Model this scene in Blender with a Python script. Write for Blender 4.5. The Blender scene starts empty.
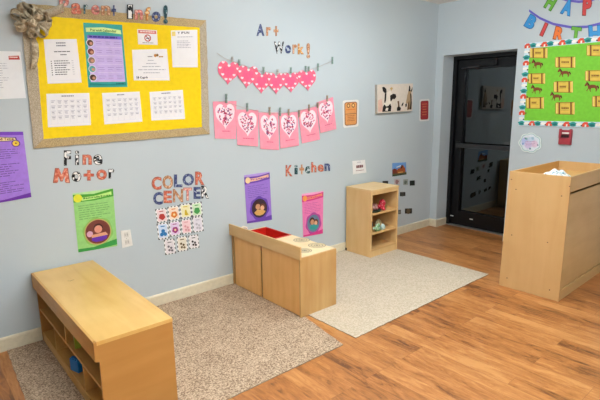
import bpy, bmesh, math, random
from mathutils import Vector, Matrix

# ------------------------------------------------------------------ camera, light, exposure
SC = bpy.context.scene
COL = SC.collection
CAM_POS = Vector((-5.2747, -3.5320, 1.6077))
YAW, PITCH, ROLL, FPX = 0.707813, -0.200654, -0.012157, 475.184
_f = Vector((math.sin(YAW)*math.cos(PITCH), math.cos(YAW)*math.cos(PITCH), math.sin(PITCH)))
_r0 = Vector((math.cos(YAW), -math.sin(YAW), 0)); _u0 = _r0.cross(_f)
_r = _r0*math.cos(ROLL) + _u0*math.sin(ROLL); _u = _u0*math.cos(ROLL) - _r0*math.sin(ROLL)
camd = bpy.data.cameras.new('camera'); cam = bpy.data.objects.new('camera', camd); COL.objects.link(cam)
camd.sensor_width = 36; camd.lens = FPX/600*36; camd.clip_start = 0.05
cam.matrix_world = Matrix(((_r.x, _u.x, -_f.x, CAM_POS.x), (_r.y, _u.y, -_f.y, CAM_POS.y), (_r.z, _u.z, -_f.z, CAM_POS.z), (0, 0, 0, 1)))
SC.camera = cam
SC.view_settings.view_transform = 'Standard'; SC.view_settings.look = 'None'
SC.view_settings.gamma = 1; SC.view_settings.use_curve_mapping = False
SC.view_settings.exposure = 0.37
w = bpy.data.worlds.new('night'); SC.world = w; w.use_nodes = True
w.node_tree.nodes['Background'].inputs[0].default_value = (0.004, 0.005, 0.007, 1)
w.node_tree.nodes['Background'].inputs[1].default_value = 1.0
def area(x, y, sx, sy, power, col=(1, 0.975, 0.94), z=2.73):
    l = bpy.data.lights.new('ceiling_lamp_or_flash', 'AREA'); l.shape = 'RECTANGLE'; l.size = sx; l.size_y = sy
    l.energy = power; l.color = col
    o = bpy.data.objects.new('ceiling_lamp_or_flash', l); COL.objects.link(o); o.location = (x, y, z); return o
LC = (0.90, 0.965, 1.0)
LC = (0.90, 0.965, 1.0)
for (lx, ly, pw) in [(-1.95, -1.5, 30), (-4.0, -2.0, 15), (-2.8, -4.8, 35), (-5.4, -4.8, 26)]:
    area(lx, ly, 1.2, 0.6, pw, LC)
# the photographer's flash, aimed forward at the ceiling
fl = area(-4.9, -3.3, 0.25, 0.25, 105, (0.88, 0.96, 1.0), 1.75)
fl.data.spread = math.radians(110)
fl.rotation_euler = Vector((0.75, 0.42, 1.0)).to_track_quat('-Z', 'Y').to_euler()

# ------------------------------------------------------------------ helpers
def lin(h):
    if isinstance(h, str):
        h = h.lstrip('#'); h = [int(h[i:i+2], 16)/255 for i in (0, 2, 4)]
    return tuple(c/12.92 if c <= 0.04045 else ((c+0.055)/1.055)**2.4 for c in h) + (1,)
MATS = {}
def base_mat(name, rough=0.6, spec=0.3):
    m = bpy.data.materials.new(name); m.use_nodes = True
    b = m.node_tree.nodes['Principled BSDF']; b.inputs['Roughness'].default_value = rough
    b.inputs['Specular IOR Level'].default_value = spec
    return m, m.node_tree, b
def flat(h, rough=0.6, spec=0.3, vary=0.04, metal=0.0):
    """a plain colour with a faint procedural mottling"""
    k = ('flat', h, rough, spec, vary, metal)
    if k in MATS: return MATS[k]
    m, t, b = base_mat('paint_'+h.lstrip('#'), rough, spec)
    b.inputs['Metallic'].default_value = metal
    tc = t.nodes.new('ShaderNodeTexCoord'); n = t.nodes.new('ShaderNodeTexNoise'); n.inputs['Scale'].default_value = 35
    t.links.new(tc.outputs['Object'], n.inputs['Vector'])
    r = t.nodes.new('ShaderNodeValToRGB'); c = lin(h)
    r.color_ramp.elements[0].color = tuple(x*(1-vary) for x in c[:3])+(1,); r.color_ramp.elements[0].position = .35
    r.color_ramp.elements[1].color = tuple(min(1, x*(1+vary)) for x in c[:3])+(1,); r.color_ramp.elements[1].position = .65
    t.links.new(n.outputs['Fac'], r.inputs['Fac']); t.links.new(r.outputs['Color'], b.inputs['Base Color'])
    MATS[k] = m; return m
def wood(h, dark=None, axis='Z', rough=0.45, scale=9, spec=0.35):
    k = ('wood', h, axis, rough, scale)
    if k in MATS: return MATS[k]
    m, t, b = base_mat('maple_wood', rough, spec)
    c = lin(h); d = lin(dark) if dark else tuple(x*f for x, f in zip(c[:3], (.88, .84, .78)))+(1,)
    tc = t.nodes.new('ShaderNodeTexCoord'); mp = t.nodes.new('ShaderNodeMapping')
    s = {'X': (.12, 1, 1), 'Y': (1, .12, 1), 'Z': (1, 1, .12)}[axis]
    mp.inputs['Scale'].default_value = s
    n = t.nodes.new('ShaderNodeTexNoise'); n.inputs['Scale'].default_value = scale*2.2; n.inputs['Detail'].default_value = 6
    n.inputs['Distortion'].default_value = .6
    n2 = t.nodes.new('ShaderNodeTexNoise'); n2.inputs['Scale'].default_value = 4; n2.inputs['Detail'].default_value = 2
    t.links.new(tc.outputs['Object'], mp.inputs['Vector']); t.links.new(mp.outputs['Vector'], n.inputs['Vector'])
    t.links.new(tc.outputs['Object'], n2.inputs['Vector'])
    mx = t.nodes.new('ShaderNodeMath'); mx.operation = 'MULTIPLY_ADD'; mx.inputs[1].default_value = .4
    t.links.new(n2.outputs['Fac'], mx.inputs[0])
    m2 = t.nodes.new('ShaderNodeMath'); m2.operation = 'MULTIPLY'; m2.inputs[1].default_value = .6
    t.links.new(n.outputs['Fac'], m2.inputs[0]); t.links.new(m2.outputs[0], mx.inputs[2])
    r = t.nodes.new('ShaderNodeValToRGB'); r.color_ramp.elements[0].position = .36; r.color_ramp.elements[1].position = .64
    r.color_ramp.elements[0].color = d; r.color_ramp.elements[1].color = c
    t.links.new(mx.outputs[0], r.inputs['Fac']); t.links.new(r.outputs['Color'], b.inputs['Base Color'])
    MATS[k] = m; return m
def spotted(key, cols, scale=60, rough=0.5, kind='noise', bands=None, detail=2):
    """hard-edged printed pattern: colour steps over a noise"""
    k = ('spot', key)
    if k in MATS: return MATS[k]
    m, t, b = base_mat(key, rough)
    tc = t.nodes.new('ShaderNodeTexCoord')
    if kind == 'noise':
        n = t.nodes.new('ShaderNodeTexNoise'); n.inputs['Detail'].default_value = detail; o = n.outputs['Fac']
    else:
        n = t.nodes.new('ShaderNodeTexVoronoi'); o = n.outputs['Distance']
    n.inputs['Scale'].default_value = scale
    t.links.new(tc.outputs['Object'], n.inputs['Vector'])
    r = t.nodes.new('ShaderNodeValToRGB'); r.color_ramp.interpolation = 'CONSTANT'
    bands = bands or [i/len(cols) for i in range(len(cols))]
    r.color_ramp.elements[0].position = 0; r.color_ramp.elements[0].color = lin(cols[0])
    r.color_ramp.elements[1].position = bands[1]; r.color_ramp.elements[1].color = lin(cols[1])
    for p, c in zip(bands[2:], cols[2:]):
        e = r.color_ramp.elements.new(p); e.color = lin(c)
    t.links.new(o, r.inputs['Fac']); t.links.new(r.outputs['Color'], b.inputs['Base Color'])
    MATS[k] = m; return m
def weave(key, c1, c2, scale=90, rough=.95, bump=.5):
    k = ('weave', key)
    if k in MATS: return MATS[k]
    m, t, b = base_mat(key, rough, .1)
    tc = t.nodes.new('ShaderNodeTexCoord'); n = t.nodes.new('ShaderNodeTexNoise'); n.inputs['Scale'].default_value = scale
    n.inputs['Detail'].default_value = 5
    n3 = t.nodes.new('ShaderNodeTexNoise'); n3.inputs['Scale'].default_value = 6
    t.links.new(tc.outputs['Object'], n.inputs['Vector']); t.links.new(tc.outputs['Object'], n3.inputs['Vector'])
    ad = t.nodes.new('ShaderNodeMath'); ad.operation = 'MULTIPLY_ADD'; ad.inputs[1].default_value = .12
    sb = t.nodes.new('ShaderNodeMath'); sb.operation = 'SUBTRACT'; sb.inputs[1].default_value = .06
    t.links.new(n3.outputs['Fac'], ad.inputs[0]); t.links.new(n.outputs['Fac'], sb.inputs[0]); t.links.new(sb.outputs[0], ad.inputs[2])
    r = t.nodes.new('ShaderNodeValToRGB'); r.color_ramp.elements[0].position = .38; r.color_ramp.elements[1].position = .62
    r.color_ramp.elements[0].color = lin(c1); r.color_ramp.elements[1].color = lin(c2)
    t.links.new(ad.outputs[0], r.inputs['Fac']); t.links.new(r.outputs['Color'], b.inputs['Base Color'])
    bp = t.nodes.new('ShaderNodeBump'); bp.inputs['Strength'].default_value = bump; bp.inputs['Distance'].default_value = .004
    t.links.new(n.outputs['Fac'], bp.inputs['Height']); t.links.new(bp.outputs['Normal'], b.inputs['Normal'])
    MATS[k] = m; return m

class MB:
    """collects polygons with materials; build() links them as ONE mesh object"""
    def __init__(s): s.v = []; s.f = []; s.m = []; s.mats = []
    def mi(s, mat):
        if mat not in s.mats: s.mats.append(mat)
        return s.mats.index(mat)
    def poly(s, pts, mat):
        i = len(s.v); s.v += [Vector(p) for p in pts]; s.f.append(tuple(range(i, i+len(pts)))); s.m.append(s.mi(mat))
    def raw(s, vs, fs, mat, xf=None):
        i = len(s.v); s.v += [(xf @ Vector(p) if xf else Vector(p)) for p in vs]; k = s.mi(mat)
        for f in fs: s.f.append(tuple(a+i for a in f)); s.m.append(k)
    def box(s, x0, x1, y0, y1, z0, z1, mat, xf=None):
        vs = [(x, y, z) for x in (x0, x1) for y in (y0, y1) for z in (z0, z1)]
        s.raw(vs, [(0, 1, 3, 2), (4, 6, 7, 5), (0, 4, 5, 1), (2, 3, 7, 6), (0, 2, 6, 4), (1, 5, 7, 3)], mat, xf)
    def prism(s, outline, d, mat, mside=None):
        """outline: world points; d: extrusion vector (towards the back)"""
        n = len(outline); o = [Vector(p) for p in outline]; b = [p+Vector(d) for p in o]
        i = len(s.v); s.v += o+b; k = s.mi(mat); k2 = s.mi(mside or mat)
        s.f.append(tuple(range(i, i+n))); s.m.append(k)
        s.f.append(tuple(range(i+2*n-1, i+n-1, -1))); s.m.append(k2)
        for a in range(n):
            c = (a+1) % n; s.f.append((i+a, i+n+a, i+n+c, i+c)); s.m.append(k2)
    def tube(s, pts, r, mat, n=8, cap=True):
        pts = [Vector(p) for p in pts]; rings = []
        k = s.mi(mat); up = Vector((0, 0, 1))
        for j, p in enumerate(pts):
            t = (pts[min(j+1, len(pts)-1)]-pts[max(j-1, 0)]).normalized()
            a = t.cross(up)
            if a.length < 1e-3: a = t.cross(Vector((1, 0, 0)))
            a.normalize(); b = t.cross(a); rr = r[j] if isinstance(r, (list, tuple)) else r
            i = len(s.v); s.v += [p+(a*math.cos(2*math.pi*q/n)+b*math.sin(2*math.pi*q/n))*rr for q in range(n)]; rings.append(i)
        for a, b in zip(rings, rings[1:]):
            for q in range(n): s.f.append((a+q, a+(q+1) % n, b+(q+1) % n, b+q)); s.m.append(k)
        if cap:
            s.f.append(tuple(rings[0]+q for q in range(n))[::-1]); s.m.append(k)
            s.f.append(tuple(rings[-1]+q for q in range(n))); s.m.append(k)
    def lathe(s, prof, mat, xf=None, n=24):
        """prof: (r, z) list"""
        vs = []; fs = []
        for r, z in prof:
            vs += [(r*math.cos(2*math.pi*q/n), r*math.sin(2*math.pi*q/n), z) for q in range(n)]
        for a in range(len(prof)-1):
            for q in range(n): fs.append((a*n+q, a*n+(q+1) % n, (a+1)*n+(q+1) % n, (a+1)*n+q))
        s.raw(vs, fs, mat, xf)
    def build(s, name, parent=None, loc=(0, 0, 0), rotz=0, bevel=0, smooth=False, fix=True):
        me = bpy.data.meshes.new(name); me.from_pydata([tuple(p) for p in s.v], [], s.f)
        for m in s.mats: me.materials.append(m)
        for p, k in zip(me.polygons, s.m): p.material_index = k; p.use_smooth = smooth
        if fix:
            bm = bmesh.new(); bm.from_mesh(me); bmesh.ops.recalc_face_normals(bm, faces=bm.faces); bm.to_mesh(me); bm.free()
        o = bpy.data.objects.new(name, me); COL.objects.link(o); o.location = loc; o.rotation_euler = (0, 0, rotz)
        if parent: o.parent = parent
        if bevel:
            b = o.modifiers.new('bevel', 'BEVEL'); b.width = bevel; b.segments = 2; b.limit_method = 'ANGLE'; b.angle_limit = math.radians(50)
        return o
def tag(o, label, cat, group=None, kind=None):
    o['label'] = label; o['category'] = cat
    if group: o['group'] = group
    if kind: o['kind'] = kind
    return o
def thing(name, label, cat, loc=(0, 0, 0), rotz=0, group=None):
    o = bpy.data.objects.new(name, None); COL.objects.link(o); o.location = loc; o.rotation_euler = (0, 0, rotz)
    o.empty_display_size = .05
    return tag(o, label, cat, group)
def struct(name, mb, bevel=0, parent=None, **k):
    o = mb.build(name, parent, bevel=bevel, **k)
    if not parent: o['kind'] = 'structure'
    return o

# places measured on the photograph, put on the real plane they belong to
def ray(u, v): return _f + _r*((u-300)/FPX) - _u*((v-200)/FPX)
def W(u, v, off=0.0):            # point on the left wall (y = 0), 'off' in front of it
    d = ray(u, v); t = (-off-CAM_POS.y)/d.y; p = CAM_POS+d*t; return Vector((p.x, -off, p.z))
def E(u, v, off=0.0):            # point on the end wall (x = 0)
    d = ray(u, v); t = (-off-CAM_POS.x)/d.x; p = CAM_POS+d*t; return Vector((-off, p.y, p.z))
NW, NE = Vector((0, -1, 0)), Vector((-1, 0, 0))

class Sheet:
    """a flat thing on a wall. q: corner pixels TL TR BR BL. local coords s (right 0..1), t (down 0..1)"""
    def __init__(s, q, wall='W', off=0.001, thick=0.0012):
        P = W if wall == 'W' else E; s.n = NW if wall == 'W' else NE
        s.c = [P(u, v, off+thick)-s.n*(off+thick) for u, v in q]; s.off = off; s.th = thick; s.mb = MB(); s.layer = 0
    def p(s, a, b, h=0.0):
        tl, tr, br, bl = s.c
        x = tl*(1-a)*(1-b)+tr*a*(1-b)+br*a*b+bl*(1-a)*b
        return x + s.n*(s.off+s.th+h)
    def size(s): return (s.c[1]-s.c[0]).length, (s.c[3]-s.c[0]).length
    def base(s, mat, side=None, outline=((0, 0), (1, 0), (1, 1), (0, 1))):
        s.mb.prism([s.p(a, b) for a, b in outline], -s.n*s.th, mat, side); return s
    def ink(s, pts, mat, h=None):
        s.layer += 1
        s.mb.poly([s.p(a, b, h if h is not None else 0.0002+0.00004*s.layer) for a, b in pts], mat); return s
    def rect(s, a0, b0, a1, b1, mat, h=None): return s.ink([(a0, b0), (a1, b0), (a1, b1), (a0, b1)], mat, h)
    def disc(s, a, b, r, mat, n=20, h=None, ry=None, wob=0, k=0):
        w_, h_ = s.size(); ry = ry or r*w_/h_
        return s.ink([(a+r*(1+wob*math.sin(k*t))*math.cos(t), b+ry*(1+wob*math.sin(k*t))*math.sin(t)) for t in [2*math.pi*i/n for i in range(n)]], mat, h)
    def lines(s, a0, b0, a1, b1, n, mat, fill=.35, seed=1, centre=False, breaks=True):
        R = random.Random(seed); d = (b1-b0)/n; lay = 0.0004+0.00004*s.layer
        for i in range(n):
            y = b0+d*i; e = a1-(a1-a0)*R.random()*.35; x = a0
            if centre: off = (a1-e)/2; x = a0+off; e = a1-off
            while x < e:
                wd = (a1-a0)*R.uniform(.08, .2) if breaks else e-x; x2 = min(x+wd, e)
                s.mb.poly([s.p(p, q, lay) for p, q in ((x, y), (x2, y), (x2, y+d*fill), (x, y+d*fill))], mat); x = x2+(a1-a0)*.025
        s.layer += 3; return s
    def glyph(s, ch, a0, b0, a1, b1, mat, h0=0.0006, e=0.0, bold=.03):
        """a letter filling the local box"""
        vs, fs = tglyph(e, ch) if ch in 'tM' else glyph(ch, bold, e); s.layer += 1
        ww, hh = s.size()
        pts = [s.p(a0+(a1-a0)*x, b1-(b1-b0)*y, h0+z) for x, y, z in vs]
        i = len(s.mb.v); s.mb.v += pts; k = s.mb.mi(mat)
        for f in fs: s.mb.f.append(tuple(q+i for q in f)); s.mb.m.append(k)
        return s
    def text(s, txt, a0, b0, a1, b1, mat, h0=0.0006, bold=.02):
        wd = [.45 if c in 'iIl!,.' else .3 if c == ' ' else 1 for c in txt]; tot = sum(wd)+.18*(len(txt)-1); x = 0
        for c, q in zip(txt, wd):
            if c != ' ':
                top = b0 if (c.isupper() or c in 'bdfhklt!') else b0+(b1-b0)*.28
                s.glyph(c, a0+(a1-a0)*x/tot, top, a0+(a1-a0)*(x+q)/tot, b1, mat, h0, 0, bold)
            x += q+.18
        return s
    def done(s, name, label=None, cat=None, group=None, parent=None, fix=False):
        o = s.mb.build(name, parent, fix=fix)
        if label: tag(o, label, cat, group)
        return o
_G = {}
def glyph(ch, bold, e):
    k = (ch, bold, e)
    if k in _G: return _G[k]
    cu = bpy.data.curves.new('g', 'FONT'); cu.body = ch; cu.size = 1; cu.offset = bold; cu.extrude = e; cu.resolution_u = 3
    ob = bpy.data.objects.new('g', cu); COL.objects.link(ob)
    me = bpy.data.meshes.new_from_object(ob.evaluated_get(bpy.context.evaluated_depsgraph_get()))
    vs = [v.co.copy() for v in me.vertices]; fs = [tuple(p.vertices) for p in me.polygons]
    bpy.data.objects.remove(ob); bpy.data.curves.remove(cu); bpy.data.meshes.remove(me)
    x0 = min(v.x for v in vs); x1 = max(v.x for v in vs); y0 = min(v.y for v in vs); y1 = max(v.y for v in vs)
    _G[k] = ([((v.x-x0)/(x1-x0), (v.y-y0)/(y1-y0), v.z) for v in vs], fs); return _G[k]
def tglyph(e, ch='t'):
    A = [(.34, .0), (.68, .0), (.66, .38), (1, .38), (1, .66), (.66, .68), (.68, 1), (.32, 1), (.34, .68), (0, .66), (0, .38), (.34, .38)]
    if ch == 'M': A = [(0, 0), (.12, 1), (.34, 1), (.5, .55), (.66, 1), (.88, 1), (1, 0), (.74, 0), (.70, .5), (.56, .1), (.44, .1), (.30, .5), (.26, 0)][::-1]
    n_ = len(A); vs = [Vector((x, y, e)) for x, y in A]+[Vector((x, y, -e)) for x, y in A]
    return vs, [tuple(range(n_))[::-1], tuple(range(n_, 2*n_))]+[(i, i+n_, (i+1) % n_+n_, (i+1) % n_) for i in range(n_)]

# ------------------------------------------------------------------ room shell
wallm, t, b = base_mat('wall_paint', .7, .25)
tc = t.nodes.new('ShaderNodeTexCoord'); n = t.nodes.new('ShaderNodeTexNoise'); n.inputs['Scale'].default_value = 1.3
n2 = t.nodes.new('ShaderNodeTexNoise'); n2.inputs['Scale'].default_value = 260
r = t.nodes.new('ShaderNodeValToRGB'); r.color_ramp.elements[0].color = lin('bbc6cc'); r.color_ramp.elements[1].color = lin('c3cdd2')
bp = t.nodes.new('ShaderNodeBump'); bp.inputs['Strength'].default_value = .12; bp.inputs['Distance'].default_value = .002
t.links.new(tc.outputs['Object'], n.inputs['Vector']); t.links.new(n.outputs['Fac'], r.inputs['Fac']); t.links.new(r.outputs['Color'], b.inputs['Base Color'])
t.links.new(tc.outputs['Object'], n2.inputs['Vector']); t.links.new(n2.outputs['Fac'], bp.inputs['Height']); t.links.new(bp.outputs['Normal'], b.inputs['Normal'])
ceilm = flat('e6e4de', .9, .1)
basem = flat('dcd3ba', .5, .3)

floorm, t, b = base_mat('plank_floor', .36, .4)
tc = t.nodes.new('ShaderNodeTexCoord'); mp = t.nodes.new('ShaderNodeMapping'); mp.inputs['Rotation'].default_value = (0, 0, math.pi/2)
br = t.nodes.new('ShaderNodeTexBrick'); br.inputs['Scale'].default_value = 1; br.inputs['Brick Width'].default_value = .92; br.inputs['Row Height'].default_value = .115
br.inputs['Mortar Size'].default_value = .0012; br.inputs['Mortar Smooth'].default_value = .3; br.offset = .37; br.offset_frequency = 3
br.inputs['Color1'].default_value = (0, 0, 0, 1); br.inputs['Color2'].default_value = (1, 1, 1, 1); br.inputs['Mortar'].default_value = (.5, .5, .5, 1)
br.inputs['Bias'].default_value = 0
t.links.new(tc.outputs['Object'], mp.inputs['Vector']); t.links.new(mp.outputs['Vector'], br.inputs['Vector'])
mp2 = t.nodes.new('ShaderNodeMapping'); mp2.inputs['Scale'].default_value = (1, .17, 1)
ad = t.nodes.new('ShaderNodeVectorMath'); ad.operation = 'MULTIPLY_ADD'; ad.inputs[1].default_value = (7, 7, 9)
t.links.new(br.outputs['Color'], ad.inputs[0]); t.links.new(tc.outputs['Object'], ad.inputs[2]); t.links.new(ad.outputs[0], mp2.inputs['Vector'])
ng = t.nodes.new('ShaderNodeTexNoise'); ng.inputs['Scale'].default_value = 30; ng.inputs['Detail'].default_value = 9; ng.inputs['Distortion'].default_value = 1.2
ng.inputs['Roughness'].default_value = .7
t.links.new(mp2.outputs['Vector'], ng.inputs['Vector'])
mp3 = t.nodes.new('ShaderNodeMapping'); mp3.inputs['Scale'].default_value = (1, .22, 1); t.links.new(ad.outputs[0], mp3.inputs['Vector'])
nb = t.nodes.new('ShaderNodeTexNoise'); nb.inputs['Scale'].default_value = 7; nb.inputs['Detail'].default_value = 3; t.links.new(mp3.outputs['Vector'], nb.inputs['Vector'])
s1 = t.nodes.new('ShaderNodeMath'); s1.operation = 'MULTIPLY_ADD'; s1.inputs[1].default_value = .10
t.links.new(br.outputs['Color'], s1.inputs[0]); 
s2 = t.nodes.new('ShaderNodeMath'); s2.operation = 'MULTIPLY_ADD'; s2.inputs[1].default_value = .42; t.links.new(nb.outputs['Fac'], s2.inputs[0])
s3 = t.nodes.new('ShaderNodeMath'); s3.operation = 'MULTIPLY'; s3.inputs[1].default_value = .58; t.links.new(ng.outputs['Fac'], s3.inputs[0])
t.links.new(s3.outputs[0], s2.inputs[2]); t.links.new(s2.outputs[0], s1.inputs[2])
r = t.nodes.new('ShaderNodeValToRGB'); cr = r.color_ramp
cr.elements[0].position = .40; cr.elements[0].color = lin('6b4427'); cr.elements[1].position = .68; cr.elements[1].color = lin('c48c54')
for p_, c_ in ((.455, '8f5b31'), (.51, 'a56b39'), (.58, 'b47944')):
    e = cr.elements.new(p_); e.color = lin(c_)
t.links.new(s1.outputs[0], r.inputs['Fac'])
mx = t.nodes.new('ShaderNodeMix'); mx.data_type = 'RGBA'; mx.inputs[7].default_value = lin('6b4128')
mm = t.nodes.new('ShaderNodeMath'); mm.operation = 'MULTIPLY'; mm.inputs[1].default_value = .55; t.links.new(br.outputs['Fac'], mm.inputs[0])
t.links.new(mm.outputs[0], mx.inputs[0]); t.links.new(r.outputs['Color'], mx.inputs[6]); t.links.new(mx.outputs[2], b.inputs['Base Color'])
bp = t.nodes.new('ShaderNodeBump'); bp.inputs['Strength'].default_value = .15; bp.inputs['Distance'].default_value = .002
t.links.new(ng.outputs['Fac'], bp.inputs['Height']); t.links.new(bp.outputs['Normal'], b.inputs['Normal'])

XL, YB, H = -7.6, -6.6, 2.765
DY0, DY1, DH, RX = -0.101, -1.010, 2.158, 0.2222     # door opening in the end wall and how far the door sits back
m = MB(); m.box(XL, 0.34, YB, 0, -.1, 0, floorm); struct('floor', m)
m = MB(); m.box(XL-.1, .34, YB-.1, .1, H, H+.1, ceilm); struct('ceiling', m)
m = MB(); m.box(XL-.1, .34, 0, .12, -.1, H, wallm); struct('wall_left', m)
m = MB()
m.box(0, .34, DY0, 0, 0, H, wallm); m.box(0, .20, YB, DY1, 0, H, wallm); m.box(0, .34, DY1, DY0, DH, H, wallm); m.box(.20, .34, DY1-.16, DY1, DH+.001, H, wallm); m.box(.20, .34, YB, DY1-.165, 0, H, wallm)
struct('wall_end', m)
m = MB(); m.box(XL-.1, .34, YB-.1, YB, -.1, H, wallm); struct('wall_back', m)
m = MB(); m.box(XL-.1, XL, YB, 0, -.1, H, wallm); struct('wall_near', m)
BH, BT = .097, .013
def bboard(name, pts):
    """skirting with a rounded top along a run"""
    m = MB()
    (x0, y0), (x1, y1), nrm = pts; nx, ny = nrm
    prof = [(0, 0), (BT, 0), (BT, BH-.014), (BT*.75, BH-.005), (BT*.35, BH), (0, BH)]
    a = [(x0+nx*p, y0+ny*p, z) for p, z in prof]; b_ = [(x1+nx*p, y1+ny*p, z) for p, z in prof]
    n_ = len(prof); vs = a+b_
    m.raw(vs, [tuple(range(n_)), tuple(range(2*n_-1, n_-1, -1))]+[(i, (i+1) % n_, n_+(i+1) % n_, n_+i) for i in range(n_)], basem)
    struct(name, m)
bboard('baseboard_left', ((XL, 0), (0, 0), (0, -1)))
bboard('baseboard_end', ((0, -BT), (0, DY0), (-1, 0)))
bboard('baseboard_jamb', ((0-BT, DY0), (RX-.005, DY0), (0, -1)))
bboard('baseboard_right', ((0, DY1), (0, YB), (-1, 0)))

# ------------------------------------------------------------------ glass door
dk = flat('0c0d10', .4, .35, .1); alum = flat('aeb0ae', .35, .5, .03, .8)
gl = bpy.data.materials.new('dark_door_glass'); gl.use_nodes = True; t = gl.node_tree
for nd in list(t.nodes): t.nodes.remove(nd)
out = t.nodes.new('ShaderNodeOutputMaterial'); mxs = t.nodes.new('ShaderNodeMixShader'); tr = t.nodes.new('ShaderNodeBsdfTransparent'); gs = t.nodes.new('ShaderNodeBsdfGlossy')
tr.inputs[0].default_value = (.35, .38, .38, 1); gs.inputs['Roughness'].default_value = .012; gs.inputs[0].default_value = (.92, .97, 1, 1)
lw = t.nodes.new('ShaderNodeFresnel'); lw.inputs['IOR'].default_value = 1.75
t.links.new(lw.outputs[0], mxs.inputs[0]); t.links.new(tr.outputs[0], mxs.inputs[1]); t.links.new(gs.outputs[0], mxs.inputs[2]); t.links.new(mxs.outputs[0], out.inputs[0])
door = bpy.data.objects.new('door_1', None); COL.objects.link(door); door.location = (RX, (DY0+DY1)/2, 0)
door['label'] = 'black metal framed glass door set back in the end wall'; door['kind'] = 'structure'; door['category'] = 'door'
def dpart(name, m, bevel=.002, lab=None, parent=None):
    if parent is None:
        for i, p in enumerate(m.v): m.v[i] = p-Vector(door.location)
    o = m.build(name, parent or door, bevel=bevel)
    if lab: o['label'] = lab
    return o
y0, y1 = DY1-.16, DY0
m = MB(); m.box(RX, RX+.1, y1-.045, y1-.001, 0, DH-.001, dk); m.box(RX, RX+.1, y0+.001, y0+.045, 0, DH-.001, dk); m.box(RX, RX+.1, y0+.045, y1-.045, DH-.045, DH-.001, dk)
dpart('door_frame', m)
a0, a1 = y0+.05, y1-.05
m = MB(); LX = RX+.04
m.box(LX, LX+.065, a1-.10, a1, .012, DH-.05, dk); m.box(LX, LX+.065, a0, a0+.10, .012, DH-.05, dk)
m.box(LX, LX+.065, a0+.1, a1-.1, DH-.16, DH-.05, dk); m.box(LX, LX+.065, a0+.1, a1-.1, .012, .20, dk)
dpart('door_leaf', m)
m = MB(); m.box(LX+.042, LX+.048, a0+.1, a1-.1, .2, DH-.16, gl); dpart('glass_pane', m, 0)
m = MB(); m.box(LX-.05, LX-.018, a0+.05, a1-.05, 1.03, 1.085, flat('26282b', .4, .5)); m.box(LX-.03, LX, a0+.03, a0+.09, 1.015, 1.10, dk); m.box(LX-.03, LX, a1-.09, a1-.03, 1.015, 1.10, dk)
dpart('push_bar', m, .004)
m = MB(); m.box(LX-.055, LX, a1-.52, a1-.24, DH-.135, DH-.075, dk)
cl = dpart('door_closer', m, .004)
m = MB(); m.tube([(LX-.04, a1-.30, DH-.14), (LX-.11, a1-.20, DH-.15), (LX-.02, a1-.06, DH-.15)], .008, flat('34363a', .4, .5)); 
for i, p in enumerate(m.v): m.v[i] = p-Vector(door.location)
m.build('closer_arm', cl)
m = MB(); m.box(RX-.012, RX+.12, y0+.002, y1-.002, 0.0, .012, alum); dpart('threshold', m, .002, 'pale metal threshold')
m = MB()
for yy in (a1-.3, a1-.02):
    m.box(RX+.028, LX+.001, yy-.02, yy+.02, .115, .125, flat('d8d8d4'))
dpart('screw_cover', m, 0)

# ------------------------------------------------------------------ rugs
drug = weave('brown_carpet_pile', '826c59', 'cdb59b', 110, .98, .9)
lrug = weave('cream_carpet_pile', 'b5a893', 'cdbfab', 95, .98, .6)
def rug(name, pts, th, mat, edge, label):
    m = MB(); R = random.Random(5); o = []
    for (p, q) in zip(pts, pts[1:]+pts[:1]):
        p = Vector((*p, th)); q = Vector((*q, th)); k = max(2, int((q-p).length/.03))
        for i in range(k):
            x = p.lerp(q, i/k); 
            if 0 < i: x += Vector((R.uniform(-.003, .003), R.uniform(-.003, .003), 0))
            o.append(x)
    m.prism(o, (0, 0, -th+.0005), mat, edge)
    return tag(m.build(name), label, 'rug')
rug('area_rug', [(-4.874, -.02), (-4.93, -1.468), (-3.139, -1.467), (-3.040, -.9), (-3.035, -.02)], .006, drug, flat('8f8274', .95), 'speckled brown carpet rug under the low wooden shelf beside the wall')
rug('area_rug', [(-3.006, -.02), (-3.007, -1.461), (-1.157, -1.450), (-1.157, -.02)], .005, lrug, flat('77695a', .95), 'cream carpet rug in front of the small cubby shelf')
RZ = .006

# ------------------------------------------------------------------ low shelf under the fine motor letters
topw = wood('e2bb74', 'd5a85e', 'Y', .3, 6, .5); sidew = wood('c08c4c', 'b48042', 'X', .45, 5); inw = wood('d0a05c', 'c08e4a', 'Y', .5, 6)  # one wood: paler top and darker sides put light and shade into the colour
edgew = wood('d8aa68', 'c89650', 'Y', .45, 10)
X0, X1, Y0, Y1, SH = -4.676, -4.272, -.02, -1.309, .502
sx = thing('low_shelf', 'low honey-coloured wooden shelf unit with a broad flat top, on brown rug', 'shelf unit', ((X0+X1)/2, (Y0+Y1)/2, RZ))
def rel(m, o):
    for i, p in enumerate(m.v): m.v[i] = p-Vector(o.location)
def part(name, m, o, bevel=.0015, lab=None, sm=False):
    rel(m, o); c = m.build(name, o, bevel=bevel, smooth=sm)
    if lab: c['label'] = lab
    return c
FX = X0+.02
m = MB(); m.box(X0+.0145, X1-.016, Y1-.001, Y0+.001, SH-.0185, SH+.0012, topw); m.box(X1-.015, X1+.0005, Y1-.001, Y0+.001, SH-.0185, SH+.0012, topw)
for (du, dv, rr) in ((0, 0, .010), (.016, .006, .008), (-.012, .012, .006)): m.poly([(-4.515+du+rr*math.cos(a), -.36+dv+.6*rr*math.sin(a), SH+.0016) for a in [6.283*i/10 for i in range(10)]], flat('b08f5c', .5))
part('top', m, sx, 0)
m = MB(); m.box(X0, X0+.014, Y1+.018, Y0-.018, SH-.10, SH+.002, edgew); part('front_apron', m, sx)
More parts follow.
